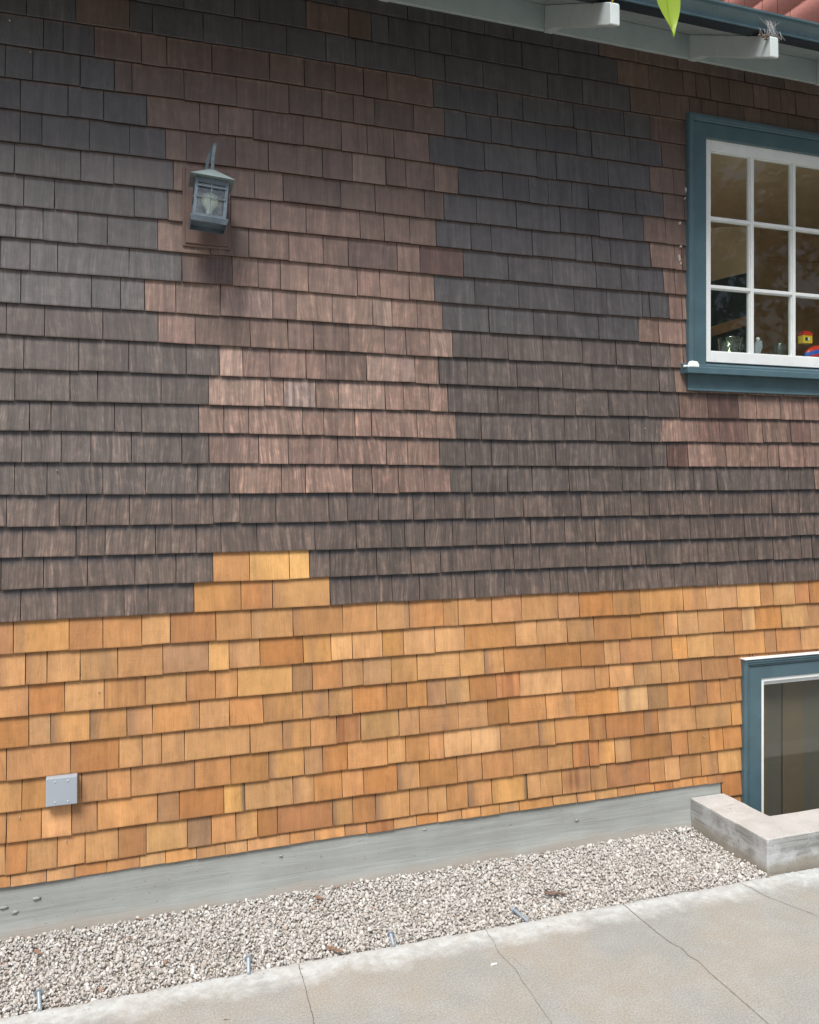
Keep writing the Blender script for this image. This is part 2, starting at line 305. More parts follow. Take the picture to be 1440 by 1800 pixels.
# courses of the wall: (number, butt line height at points along the wall, kind left of the first joint, [(joint x, kind), ...]) in metres
ROWS = [
 (-3,[(-0.411,4.0755),(0.68,4.0931),(1.968,4.0869),(2.86,4.1022)],'g',[(-0.287,'g'),(-0.072,'g'),(0.084,'g'),(0.314,'g'),(0.511,'g'),(0.617,'g'),(0.884,'g'),(1.097,'g'),(1.261,'g'),(1.546,'g'),(1.753,'g')]),
 (-2,[(-0.411,3.9464),(0.68,3.9653),(1.845,3.9571),(2.86,3.9677)],'g',[(-0.349,'g'),(-0.202,'g'),(-0.006,'g'),(0.152,'g'),(0.338,'g'),(0.555,'g'),(0.756,'g'),(0.963,'g'),(1.303,'g'),(1.488,'g'),(1.693,'g'),(1.845,'g'),(2.056,'g'),(2.321,'b'),(2.556,'b'),(2.792,'b'),(2.953,'b'),(3.223,'b'),(3.489,'b'),(3.635,'b')]),
 (-1,[(-0.411,3.8173),(0.68,3.8349),(1.845,3.83),(2.86,3.8392)],'g',[(-0.37,'g'),(-0.223,'g'),(-0.028,'g'),(0.106,'g'),(0.298,'g'),(0.511,'g'),(0.617,'g'),(0.825,'b'),(1.022,'b'),(1.129,'g'),(1.211,'g'),(1.413,'g'),(1.523,'g'),(1.894,'g'),(2.094,'g'),(2.431,'b'),(2.618,'b'),(2.831,'b'),(2.91,'b'),(3.001,'b'),(3.126,'b'),(3.284,'b'),(3.387,'b'),(3.469,'b'),(3.571,'b')]),
 (0,[(-0.411,3.6882),(0.68,3.7071),(1.845,3.7028),(2.86,3.7089)],'g',[(-0.314,'g'),(-0.131,'b'),(0.079,'g'),(0.17,'g'),(0.378,'g'),(0.543,'g'),(0.738,'g'),(0.916,'g'),(1.054,'g'),(1.34,'g'),(1.491,'g'),(1.687,'g'),(2.034,'g'),(2.229,'g'),(2.505,'b'),(2.687,'b'),(2.871,'b'),(2.946,'b'),(3.048,'b'),(3.223,'b'),(3.337,'b'),(3.52,'b')]),
 (1,[(-0.411,3.5614),(0.68,3.5768),(1.845,3.5757),(2.86,3.5807)],'g',[(-0.251,'g'),(-0.178,'g'),(-0.059,'b'),(0.125,'b'),(0.228,'b'),(0.414,'b'),(0.662,'b'),(0.817,'b'),(0.958,'b'),(1.091,'b'),(1.203,'b'),(1.43,'g'),(1.569,'g'),(1.762,'g'),(1.897,'g'),(2.091,'g'),(2.177,'g'),(2.471,'g'),(2.628,'b'),(2.856,'b'),(3.015,'b'),(3.201,'b'),(3.372,'b'),(3.587,'b')]),
 (2,[(-0.411,3.43),(0.68,3.449),(1.845,3.4458),(2.86,3.4477)],'g',[(-0.291,'g'),(-0.113,'g'),(0.019,'b'),(0.088,'b'),(0.298,'b'),(0.518,'b'),(0.748,'b'),(0.897,'b'),(1.043,'b'),(1.143,'b'),(1.334,'b'),(1.488,'g'),(1.599,'g'),(1.729,'g'),(1.838,'g'),(2.024,'g'),(2.197,'g'),(2.281,'g'),(2.508,'g'),(2.697,'b')]),
 (3,[(-0.411,3.3054),(0.68,3.3162),(1.845,3.3104),(2.86,3.3148)],'g',[(-0.337,'g'),(-0.159,'g'),(-0.023,'g'),(0.147,'b'),(0.364,'b'),(0.443,'b'),(0.59,'b'),(0.812,'b'),(0.987,'b'),(1.108,'b'),(1.236,'b'),(1.41,'g'),(1.693,'g'),(1.974,'g'),(2.081,'g'),(2.377,'g'),(2.624,'b'),(2.771,'b')]),
 (4,[(-0.411,3.1763),(0.68,3.1833),(1.845,3.1832),(2.86,3.1848)],'g',[(-0.257,'g'),(-0.078,'g'),(0.079,'g'),(0.223,'b'),(0.307,'b'),(0.514,'b'),(0.657,'b'),(0.9,'b'),(1.038,'p'),(1.198,'b'),(1.295,'b'),(1.436,'b'),(1.558,'g'),(1.79,'g'),(1.931,'g'),(2.037,'g'),(2.171,'g'),(2.262,'g'),(2.539,'g'),(2.708,'b'),(2.838,'b')]),
 (5,[(-0.411,3.0517),(0.68,3.0555),(1.845,3.0517),(2.86,3.0515)],'g',[(-0.358,'g'),(-0.111,'g'),(0.017,'g'),(0.254,'b'),(0.386,'b'),(0.597,'b'),(0.722,'b'),(0.984,'b'),(1.146,'b'),(1.388,'b'),(1.485,'g'),(1.652,'g'),(1.863,'g'),(2.104,'g'),(2.324,'g'),(2.464,'g'),(2.587,'b'),(2.722,'b')]),
 (6,[(-0.411,2.9249),(0.68,2.9252),(1.845,2.9207),(2.86,2.9218)],'g',[(-0.324,'g'),(-0.21,'g'),(0.097,'g'),(0.233,'b'),(0.362,'b'),(0.494,'b'),(0.667,'b'),(0.825,'b'),(1.075,'b'),(1.189,'b'),(1.314,'b'),(1.445,'g'),(1.622,'g'),(1.729,'g'),(1.949,'g'),(2.19,'g'),(2.285,'g'),(2.39,'g'),(2.628,'b'),(2.778,'b'),(2.821,'b')]),
 (7,[(-0.411,2.7969),(0.68,2.7949),(1.845,2.7908),(2.86,2.7933)],'g',[(-0.253,'g'),(-0.122,'g'),(-0.008,'g'),(0.191,'b'),(0.409,'b'),(0.572,'b'),(0.748,'b'),(0.903,'b'),(1.019,'b2'),(1.253,'b'),(1.365,'r'),(1.584,'g'),(1.82,'g'),(2.059,'g'),(2.308,'g'),(2.454,'g'),(2.556,'g'),(2.708,'b'),(2.778,'b')]),
 (8,[(-0.411,2.669),(0.68,2.6683),(1.845,2.6609),(2.86,2.6648)],'g',[(-0.409,'g'),(-0.301,'g'),(-0.198,'g'),(0.077,'g'),(0.289,'b2'),(0.501,'b'),(0.612,'b'),(0.71,'b'),(0.835,'b'),(1.062,'b'),(1.17,'b'),(1.312,'b'),(1.436,'g'),(1.643,'g'),(1.875,'g'),(2.181,'g'),(2.37,'g'),(2.58,'g'),(2.624,'g'),(2.743,'b')]),
 (9,[(-0.411,2.5365),(0.68,2.5367),(1.845,2.5337),(2.86,2.5363)],'g',[(-0.335,'g'),(-0.07,'g'),(0.043,'g'),(0.138,'b'),(0.265,'b'),(0.45,'p3'),(0.677,'b'),(0.781,'b'),(0.945,'b'),(1.135,'p'),(1.228,'b'),(1.351,'b'),(1.479,'g'),(1.717,'g'),(1.956,'g'),(2.088,'g'),(2.321,'g'),(2.556,'b'),(2.68,'b'),(2.824,'b')]),
 (10,[(-0.411,2.4085),(0.68,2.4077),(1.845,2.408),(2.86,2.4123)],'g',[(-0.247,'g'),(-0.026,'g'),(0.193,'b'),(0.345,'b'),(0.577,'b'),(0.743,'b'),(0.858,'b'),(1.022,'b'),(1.192,'b'),(1.295,'b'),(1.413,'p'),(1.528,'g'),(1.676,'g'),(1.817,'g'),(2.009,'g'),(2.229,'g'),(2.424,'g'),(2.631,'g'),(2.75,'b')]),
 (11,[(-0.411,2.2749),(0.68,2.2786),(1.845,2.2794),(2.86,2.2853)],'g',[(-0.324,'g'),(-0.118,'g'),(0.075,'g'),(0.307,'g'),(0.446,'p2'),(0.545,'b'),(0.664,'b'),(0.825,'b'),(0.916,'b'),(1.105,'p3'),(1.34,'b'),(1.459,'g'),(1.605,'g'),(1.866,'g'),(2.116,'g'),(2.285,'g'),(2.511,'g'),(2.683,'g'),(2.778,'b')]),
 (12,[(-0.411,2.1458),(0.68,2.1533),(1.845,2.1468),(3.748,2.1585)],'g',[(-0.356,'g'),(-0.152,'g'),(-0.046,'g'),(0.205,'g'),(0.4,'p'),(0.639,'b'),(0.725,'q'),(0.869,'b'),(0.974,'p'),(1.195,'b'),(1.284,'b'),(1.41,'b'),(1.505,'g'),(1.765,'g'),(1.984,'g'),(2.19,'g'),(2.38,'g'),(2.614,'g'),(2.806,'r2'),(2.986,'r'),(3.186,'b'),(3.303,'b'),(3.465,'b'),(3.631,'b')]),
 (13,[(-0.411,2.0257),(0.68,2.0305),(1.845,2.0196),(3.748,2.0311)],'g',[(-0.223,'g'),(0.019,'g'),(0.127,'g'),(0.359,'b'),(0.465,'b'),(0.572,'b'),(0.809,'b'),(0.905,'b'),(1.051,'b'),(1.129,'b'),(1.351,'b'),(1.546,'g'),(1.676,'g'),(1.946,'g'),(2.129,'g'),(2.304,'g'),(2.501,'g'),(2.697,'b'),(2.914,'r2'),(3.063,'r2'),(3.246,'b'),(3.345,'b'),(3.536,'r2'),(3.675,'b')]),
 (14,[(-0.411,1.8989),(0.68,1.9001),(1.845,1.8953),(3.748,1.8986)],'g',[(-0.331,'g'),(-0.185,'g'),(-0.072,'g'),(0.086,'g'),(0.289,'g'),(0.402,'b'),(0.615,'b'),(0.745,'b'),(0.971,'b'),(1.2,'b'),(1.303,'b'),(1.462,'g'),(1.593,'g'),(1.732,'g'),(1.869,'g'),(2.078,'g'),(2.404,'g'),(2.638,'g'),(2.729,'r'),(2.86,'b'),(3.019,'b'),(3.104,'b'),(3.193,'b'),(3.38,'b'),(3.457,'b'),(3.627,'b')]),
 (15,[(-0.411,1.7721),(0.68,1.7698),(1.845,1.7709),(3.748,1.7731)],'g',[(-0.238,'g'),(-0.026,'g'),(0.141,'g'),(0.355,'g'),(0.489,'b'),(0.715,'b'),(0.822,'b'),(1.04,'b'),(1.132,'b'),(1.259,'b'),(1.385,'b'),(1.517,'g'),(1.628,'g'),(1.814,'g'),(1.949,'g'),(2.152,'g'),(2.268,'g'),(2.461,'g'),(2.569,'g'),(2.782,'g'),(2.896,'g'),(3.045,'g'),(3.269,'g'),(3.524,'g'),(3.703,'b')]),
 (16,[(-0.411,1.6429),(0.68,1.642),(1.845,1.6465),(3.748,1.6441)],'n',[(-0.387,'n'),(-0.193,'n'),(-0.089,'n'),(0.079,'n'),(0.249,'n'),(0.419,'n'),(0.533,'n'),(0.69,'n'),(0.929,'n'),(1.014,'n'),(1.162,'n'),(1.331,'n'),(1.439,'n'),(1.593,'n'),(1.744,'n'),(1.9,'n'),(2.059,'n'),(2.219,'n'),(2.354,'n'),(2.511,'n'),(2.621,'n'),(2.739,'n'),(2.831,'n'),(2.997,'n'),(3.148,'n'),(3.407,'n'),(3.595,'n')]),
 (17,[(-0.411,1.5206),(0.68,1.5167),(1.845,1.5166),(3.748,1.5183)],'n',[(-0.329,'n'),(-0.129,'n'),(-0.017,'n'),(0.182,'n'),(0.348,'n'),(0.453,'n'),(0.607,'n'),(0.866,'n'),(1.056,'n'),(1.225,'n'),(1.289,'n'),(1.388,'n'),(1.528,'n'),(1.652,'n'),(1.796,'n'),(1.94,'n'),(2.129,'n'),(2.301,'n'),(2.427,'n'),(2.687,'n'),(2.874,'n'),(3.034,'n'),(3.223,'n'),(3.345,'n'),(3.536,'n'),(3.703,'n')]),
 (18,[(-0.411,1.3938),(0.68,1.3914),(1.845,1.395),(3.748,1.391)],'n',[(-0.407,'n'),(-0.251,'n'),(-0.085,'n'),(0.1,'n'),(0.265,'n'),(0.419,'N'),(0.575,'Y'),(0.75,'Y'),(0.84,'n'),(0.934,'n'),(1.154,'n'),(1.32,'n'),(1.468,'n'),(1.726,'n'),(1.848,'n'),(1.99,'n'),(2.249,'n'),(2.511,'n'),(2.6,'n'),(2.821,'n'),(2.986,'n'),(3.186,'n'),(3.292,'n'),(3.418,'n'),(3.611,'n'),(3.687,'n')]),
 (19,[(-0.411,1.2647),(0.68,1.2661),(1.968,1.2678),(3.748,1.2668)],'n',[(-0.335,'n'),(-0.2,'n'),(0.057,'n'),(0.152,'n'),(0.34,'O'),(0.538,'N'),(0.675,'N'),(0.934,'n'),(1.032,'n'),(1.228,'n'),(1.362,'n'),(1.523,'n'),(1.643,'n'),(1.799,'n'),(2.047,'n'),(2.145,'n'),(2.321,'n'),(2.464,'n'),(2.673,'n'),(2.775,'n'),(2.91,'n'),(3.045,'n'),(3.246,'n'),(3.376,'n'),(3.485,'n'),(3.707,'n')]),
 (20,[(-0.411,1.1379),(0.68,1.1383),(1.968,1.1422),(3.748,1.1425)],'N',[(-0.362,'N'),(-0.155,'N'),(-0.026,'N'),(0.127,'N'),(0.242,'N'),(0.431,'N'),(0.582,'N'),(0.766,'N'),(0.992,'N'),(1.154,'N'),(1.312,'N'),(1.482,'N'),(1.558,'N'),(1.732,'N'),(1.891,'N'),(2.091,'N'),(2.21,'N'),(2.404,'N'),(2.566,'N'),(2.831,'N'),(2.975,'N'),(3.175,'N'),(3.33,'N'),(3.418,'N'),(3.567,'N')]),
 (21,[(-0.411,1.0088),(0.68,1.0155),(1.968,1.0222),(3.748,1.0152)],'N',[(-0.238,'N'),(-0.113,'N'),(0.032,'N'),(0.212,'G2'),(0.4,'Y'),(0.487,'N'),(0.62,'N'),(0.812,'N'),(0.939,'N'),(1.038,'N'),(1.181,'O'),(1.284,'N'),(1.439,'N'),(1.59,'N'),(1.857,'N'),(1.974,'N'),(2.142,'N'),(2.294,'N'),(2.511,'N'),(2.711,'N'),(2.796,'N'),(2.925,'N'),(3.089,'N'),(3.208,'N'),(3.295,'N'),(3.473,'N'),(3.659,'N')]),
 (22,[(-0.411,0.8865),(0.68,0.8901),(1.968,0.8994),(3.748,0.8846)],'N',[(-0.306,'N'),(-0.172,'N'),(-0.021,'D2'),(0.141,'N'),(0.307,'N'),(0.429,'N'),(0.523,'N'),(0.763,'G'),(0.853,'N'),(0.992,'N'),(1.089,'G2'),(1.225,'N'),(1.351,'N'),(1.566,'N'),(1.693,'L'),(1.796,'N'),(2.021,'N'),(2.219,'N'),(2.354,'N'),(2.447,'N'),(2.638,'N'),(2.76,'O'),(2.856,'N'),(3.023,'N'),(3.156,'N'),(3.36,'N'),(3.438,'N'),(3.607,'N')]),
 (23,[(-0.411,0.7642),(0.68,0.7673),(1.968,0.778),(3.231,0.7715)],'N',[(-0.225,'L'),(-0.076,'L'),(0.068,'N'),(0.17,'N'),(0.362,'N'),(0.489,'N'),(0.634,'N'),(0.809,'N'),(0.929,'N'),(1.038,'N'),(1.203,'N'),(1.3,'N'),(1.399,'G'),(1.494,'N'),(1.616,'N'),(1.756,'R'),(1.881,'N'),(2.113,'N'),(2.301,'N'),(2.384,'N'),(2.528,'N'),(2.694,'N'),(2.803,'N'),(2.946,'N'),(3.115,'N'),(3.284,'N'),(3.391,'N'),(3.508,'N'),(3.727,'N')]),
 (24,[(-0.411,0.6328),(0.68,0.6395),(1.968,0.6524),(3.231,0.6395)],'N',[(-0.387,'N'),(-0.15,'N'),(0.037,'N'),(0.129,'N'),(0.207,'N'),(0.3,'N'),(0.577,'N'),(0.72,'N'),(0.845,'N'),(0.966,'D'),(1.078,'N'),(1.261,'N'),(1.362,'N'),(1.558,'N'),(1.711,'N'),(1.82,'N'),(2.024,'N'),(2.19,'N'),(2.437,'P'),(2.614,'G'),(2.736,'N'),(2.871,'N'),(2.979,'N'),(3.067,'N')]),
 (25,[(-0.411,0.5082),(0.68,0.5167),(1.968,0.5254),(3.231,0.5136)],'N',[(-0.331,'N'),(-0.202,'N'),(-0.107,'N'),(-0.01,'N'),(0.084,'N'),(0.343,'N'),(0.494,'N'),(0.659,'L'),(0.817,'N'),(0.9,'N'),(1.016,'N'),(1.206,'N'),(1.295,'N'),(1.41,'N'),(1.485,'N'),(1.625,'P'),(1.778,'N'),(1.984,'L'),(2.075,'N'),(2.268,'D2'),(2.364,'N'),(2.59,'N'),(2.676,'N'),(2.91,'N'),(3.137,'N')]),
 (26,[(-0.411,0.3859),(0.68,0.3939),(1.968,0.3984),(3.231,0.3877)],'N',[(-0.387,'N'),(-0.259,'N'),(-0.146,'N'),(-0.048,'N'),(0.191,'N'),(0.279,'N'),(0.465,'K'),(0.555,'N'),(0.766,'N'),(0.861,'N'),(0.99,'N'),(1.091,'N'),(1.253,'L'),(1.362,'N'),(1.552,'N'),(1.681,'N'),(1.845,'N'),(2.034,'N'),(2.174,'N'),(2.265,'N'),(2.324,'O'),(2.417,'N'),(2.511,'N'),(2.757,'N'),(2.86,'N'),(2.997,'N'),(3.085,'N')]),
 (27,[(-0.411,0.2579),(0.68,0.2711),(1.968,0.2728),(3.231,0.2649)],'N',[(-0.312,'N'),(-0.2,'N'),(-0.094,'N'),(0.034,'N'),(0.145,'N'),(0.312,'H'),(0.412,'N'),(0.516,'N'),(0.61,'N'),(0.697,'N'),(0.947,'L'),(1.04,'N'),(1.148,'L'),(1.314,'N'),(1.405,'N'),(1.499,'N'),(1.607,'L'),(1.732,'K'),(1.921,'N'),(1.993,'N'),(2.113,'S'),(2.275,'N'),(2.37,'N'),(2.621,'N'),(2.715,'N'),(2.81,'N'),(2.943,'N'),(3.052,'N')]),
 (28,[(-0.411,0.2092),(0.68,0.216),(1.968,0.2222),(3.074,0.2195)],'N',[(-0.372,'N'),(-0.24,'N'),(-0.133,'N'),(-0.01,'N'),(0.12,'N'),(0.223,'N'),(0.35,'N'),(0.47,'N'),(0.565,'N'),(0.753,'N'),(0.864,'N'),(1.003,'N'),(1.105,'D'),(1.236,'N'),(1.348,'N'),(1.453,'N'),(1.575,'N'),(1.673,'N'),(1.772,'N'),(1.878,'N'),(2.062,'N'),(2.197,'N'),(2.301,'N'),(2.431,'N'),(2.535,'N'),(2.652,'N'),(2.764,'N'),(2.889,'N'),(2.983,'N'),(3.082,'G2')]),
 (29,[(-0.411,0.0031),(0.68,0.033),(1.968,0.0509),(3.231,0.139)],'N',[(3.082,'N'),(3.587,'N')]),
 (30,[(-0.411,-0.1101),(0.68,-0.0672),(1.968,-0.005),(3.231,0.0131)],'N',[(3.163,'N')]),
]
# ------------------------------------------------------------ the house and its shingled wall
house = empty('shingled_house', (2.0, 0.0, 0.0), 'house wall of dark weathered shingles above a band of fresh orange cedar shingles', 'house')
E2 = 0.1275
OPEN = [(2.905, 6.18, 2.34, 3.70), (3.262, 4.75, -.62, .815)]       # window openings hidden behind the casings

def interp(pts, x):
    if x <= pts[0][0]: return pts[0][1]
    for (a, b), (c, d) in zip(pts, pts[1:]):
        if x <= c: return b + (d-b)*(x-a)/(c-a)
    return pts[-1][1]
rows = {r[0]: r for r in ROWS}
butts = {r: rows[r][1] for r in rows}
for r in range(-9, -3): butts[r] = [(x, z + E2*(-3-r)) for x, z in rows[-3][1]]
butts[29] = [(-9, .139), (9, .139)]
for r in range(30, 36): butts[r] = [(-9, .139 - E2*(r-29)), (9, .139 - E2*(r-29))]
XL, XR = -3.2, 7.6
def cells_of(r):
    rr = random.Random(100+r)
    if r in rows and r <= 28:
        cl = rows[r][3]; first = rows[r][2]
    elif r >= 29: cl = [(3.074, 'N')]; first = None
    else:
        cl = [(XL, 'g')]; first = 'g'
    out_ = []
    if first:                                   # continue to the left of the picture
        x = cl[0][0]
        left = []
        while x > XL:
            wd = rr.choice((.08, .1, .12, .14, .17, .2, .24)); left.append((x-wd, x, first)); x -= wd
        out_ += left[::-1]
    for i, (x, c) in enumerate(cl):
        if i+1 < len(cl): out_.append((x, cl[i+1][0], c))
    x, c = cl[-1]
    if r == 28: return out_
    cc = c if c in ('g', 'b', 'n', 'N') else ('N' if r >= 20 else 'n' if r >= 16 else 'b')
    if r < 12 and r >= -3: cc = 'b'
    while x < XR:
        wd = rr.choice((.08, .1, .12, .14, .17, .2)); out_.append((x, x+wd, cc)); x += wd
    return out_
BASE = {'g': (.058, .053, .053), 'b': (.124, .081, .064), 'n': (.086, .064, .054), 'N': (.465, .254, .110),
  'b2': (.095, .06, .05), 'p': (.18, .125, .10), 'p2': (.21, .145, .115), 'p3': (.165, .112, .092), 'q': (.165, .125, .105), 'r': (.085, .047, .038), 'r2': (.125, .076, .060),
  'R': (.46, .215, .09), 'D': (.36, .165, .07), 'S': (.40, .21, .09), 'G': (.34, .195, .095), 'G2': (.39, .23, .11), 'L': (.47, .25, .10), 'K': (.50, .27, .10),
  'O': (.52, .262, .095), 'P': (.54, .325, .15), 'D2': (.41, .21, .088), 'H': (.30, .175, .10), 'Y': (.60, .34, .13)}
OLDC = set(['g', 'b', 'n', 'b2', 'p', 'p2', 'p3', 'q', 'r', 'r2'])
class Acc:
    def __init__(s): s.v = []; s.f = []; s.c = []; s.s = []; s.n = 0
    def add(s, V, Fq, Cc, sd_):
        s.v.append(V); s.f.append(Fq + s.n); s.c.append(Cc); s.s.append(np.full(len(V), sd_)); s.n += len(V)
def make_mesh(name, V, Fq, Cc=None, seed=None):
    me = bpy.data.meshes.new(name); k = Fq.shape[1]
    me.vertices.add(len(V)); me.vertices.foreach_set('co', np.ascontiguousarray(V, dtype=np.float32).ravel())
    me.loops.add(Fq.size); me.loops.foreach_set('vertex_index', np.ascontiguousarray(Fq, dtype=np.int32).ravel())
    me.polygons.add(len(Fq)); me.polygons.foreach_set('loop_start', np.arange(0, Fq.size, k, dtype=np.int32))
    me.update(calc_edges=True); me.validate()
    if Cc is not None:
        a = me.attributes.new('Col', 'FLOAT_COLOR', 'POINT'); a.data.foreach_set('color', np.ascontiguousarray(Cc, dtype=np.float32).ravel())
    if seed is not None:
        a = me.attributes.new('seed', 'FLOAT', 'POINT'); a.data.foreach_set('value', np.ascontiguousarray(seed, dtype=np.float32))
    return me
acc = {True: Acc(), False: Acc()}
def sm(a, b, x): t = np.clip((x-a)/(b-a), 0, 1); return t*t*(3-2*t)
def grid_faces(nu, nv, off=0):
    i, j = np.meshgrid(np.arange(nu), np.arange(nv)); a = (j*(nu+1)+i).ravel() + off
    return np.stack([a, a+1, a+nu+2, a+nu+1], 1)
def rnd1(n, x, scale):
    """smooth random streak values along x"""
    k = max(3, int(np.ptp(x)/scale)+3); kn = RNG.normal(0, 1, k); return np.interp(np.linspace(0, k-1, len(x)), np.arange(k), kn)
def shingle(r, x0, x1, cls, up_joints, zlim=(-9, 9), full=None):
    """one tapered shingle with a grid face that carries its own tint, streaks, weathering and painted light"""
    old = cls in OLDC
    A = acc[old]; fx0, fx1, ccx = full
    st = np.random.default_rng(int((fx0+10)*1000)*97 + (r+20)*13)
    gap = .0022 + st.random()*.0014
    xa, xb = x0 + gap/2, x1 - gap/2
    if xb - xa < .006: return
    dz = st.normal(0, .0010); tl = st.normal(0, .0012)
    zb0 = interp(butts[r], xa) + dz; zb1 = interp(butts[r], xb) + dz + tl
    up = butts[27] if (r == 29) else butts[r-1]
    zt0 = interp(up, xa) + .014; zt1 = interp(up, xb) + .014
    dens = .0075 if -.7 < x0 < 4.0 and r > -5 else .03
    nu = max(3, int((xb-xa)/dens)); nv = 15 if dens < .02 else 4
    u = np.linspace(0, 1, nu+1); v = np.array([0, .02, .05]+list(np.linspace(.10, .70, nv-7))+[.76, .82, .87, .92, 1.0]) if nv == 15 else np.linspace(0, 1, nv+1)
    nv = len(v)-1
    U, V_ = np.meshgrid(u, v); X = xa + (xb-xa)*U
    slant = st.normal(0, .0011)
    X = X + slant*(V_-.5)
    zb = zb0 + (zb1-zb0)*U; zt = zt0 + (zt1-zt0)*U
    Z = zb + (zt-zb)*V_
    Z = np.clip(Z, zlim[0], zlim[1])
    t0 = .0175 + st.normal(0, .0010); cup = st.normal(0, .0007)
    Y = -(t0 + (.0035-t0)*V_) - cup*(4*(U-.5)**2)*(1-V_)
    Y[0] += .0010                                       # eased butt edge
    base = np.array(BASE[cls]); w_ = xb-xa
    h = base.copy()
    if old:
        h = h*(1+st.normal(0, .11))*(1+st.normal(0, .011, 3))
        if cls in ('b', 'p', 'p2', 'p3', 'q'): h = h*(.76 if r < 3 else 1.0 if r < 6 else 1.15 if r < 8 else 1.42)  # middle-row sheen and top-row eave shade put into the brown colour
        if cls in ('g', 'n') and 4 < r < 20 and x1 < .95: h = h*(1.48, 1.43, 1.38)  # left-hand grey shingles lightened in colour to imitate light on that side
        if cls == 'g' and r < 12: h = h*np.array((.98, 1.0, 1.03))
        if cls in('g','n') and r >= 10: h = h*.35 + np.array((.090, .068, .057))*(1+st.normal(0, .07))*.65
    else:
        h = h*(1+st.normal(0, .085))*(1, 1+st.normal(0, .016), 1+st.normal(0, .040))
        q = st.random()
        if cls == 'N' and st.random() < .10+.045*(r-19): h = h*np.array((.90, .82, .74))
        if cls == 'N':
            if q < .14: h = h*np.array((1.04, .97, .90))
            elif q < .28: h = h*np.array((.90, .86, .85))
            elif q < .42: h = h*np.array((1.04, 1.08, 1.12))
            elif q < .50: h = h*np.array((.94, .85, .78))
            elif q < .57: h = h*np.array((.85, .83, .86))
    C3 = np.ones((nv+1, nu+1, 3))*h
    ex = u*w_
    s1 = rnd1(0, ex, .011); s2 = rnd1(0, ex, .035)
    weather = 0
    if old:
        weather = {True: .30}.get(r < 6, min(1.0, .30 + .075*(r-5)))
        C3 *= (1 + (.05+.075*weather)*s1 + .05*s2)[None, :, None]
        # paler scoured streaks that fade upward
        pale = np.clip(s1*.6 + rnd1(0, ex, .008)*.5, 0, 2)*weather
        C3 += (pale[None, :]*(.30+.6*(1-V_)))[..., None]*np.array((.024, .019, .016))
    else:
        weather = .12
        C3 *= (1 + .030*s1 + .045*s2)[None, :, None]
        if st.random() < .16:                          # a grey-brown heartwood stripe
            c0 = st.random(); wd = .012+.02*st.random(); m = np.exp(-((ex-c0*w_)/wd)**2)*(.30+.3*st.random())
            C3 = C3*(1-m[None, :, None]) + np.array((.24, .15, .095))*m[None, :, None]
        if st.random() < .6:                            # one side browner than the other
            e_ = ex if st.random() < .5 else w_-ex; m = np.exp(-(e_/(.018+.03*st.random()))**1.4)*(.15+.35*st.random())
            C3 = C3*(1-m[None, :, None]) + np.array((.23, .125, .075))*m[None, :, None]
        if st.random() < .5:                            # browner lower corner
            m = np.clip(1-V_*2.6, 0, 1)*np.clip(.5+.6*rnd1(0, ex, .02), 0, 1)[None, :]*.32
            C3 = C3*(1-m[..., None]) + np.array((.30, .14, .065))*m[..., None]
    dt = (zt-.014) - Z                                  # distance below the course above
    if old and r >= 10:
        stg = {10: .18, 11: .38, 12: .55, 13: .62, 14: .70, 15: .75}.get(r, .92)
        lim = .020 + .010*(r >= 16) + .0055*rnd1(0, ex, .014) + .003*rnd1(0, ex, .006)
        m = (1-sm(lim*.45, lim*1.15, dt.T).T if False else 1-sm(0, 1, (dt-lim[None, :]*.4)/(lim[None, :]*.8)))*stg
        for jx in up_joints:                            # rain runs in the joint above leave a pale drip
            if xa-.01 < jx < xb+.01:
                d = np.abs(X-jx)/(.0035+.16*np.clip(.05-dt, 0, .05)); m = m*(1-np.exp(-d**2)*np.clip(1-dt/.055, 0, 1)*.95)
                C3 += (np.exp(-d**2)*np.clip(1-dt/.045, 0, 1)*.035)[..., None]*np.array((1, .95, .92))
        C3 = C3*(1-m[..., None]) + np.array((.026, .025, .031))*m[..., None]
    elif old and r >= 1:
        lim = .009 + .003*rnd1(0, ex, .012); m = (1-sm(0, 1, (dt-lim[None, :]*.2)/(lim[None, :]*1.1)))*(.55 if cls != 'g' else .32)
        C3 = C3*(1-m[..., None]) + np.array((.23, .14, .108))*m[..., None]
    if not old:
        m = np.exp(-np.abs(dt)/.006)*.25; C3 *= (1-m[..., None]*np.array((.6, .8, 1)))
    if cls == 'L':
        m = np.exp(-(ex/(.030 if cls == 'L' else .2))**2)*.62; C3 = C3*(1-m[None, :, None]) + np.array((.135, .095, .075))*m[None, :, None]
    if cls == 'K':
        m = np.exp(-((w_-ex)/.015)**2)*.85; C3 = C3*(1-m[None, :, None]) + np.array((.055, .05, .05))*m[None, :, None]
    if cls == 'S':
        e1 = .5+.28*rnd1(0, ex, .02); m = sm(.1, .9, 1-np.abs(V_-.45)*1.3)*np.clip(.75+.35*rnd1(0, ex, .010), 0, 1)[None, :]*np.clip(1-np.abs(U-.45)*1.6, 0, 1)
        C3 = C3*(1-m[..., None]*.85) + np.array((.11, .04, .026))*m[..., None]*.85
    if cls in ('R', 'D', 'D2'):
        m = np.clip(.35+.45*rnd1(0, ex, .012), 0, 1)[None, :]*(.75 if cls == 'D' else .45)*np.ones_like(U)
        C3 = C3*(1-m[..., None]) + np.array((.17, .062, .030))*m[..., None]
    if cls == 'q': C3 *= (1+.28*np.sign(np.sin(ex*620)))[None, :, None]
    C3 = np.clip(C3, .01, .95)
    alpha = np.full((nv+1, nu+1, 1), weather)
    P = np.stack([X, Y, Z], -1).reshape(-1, 3); Cc = np.concatenate([C3, alpha], -1).reshape(-1, 4)
    Fq = grid_faces(nu, nv); n0 = len(P)
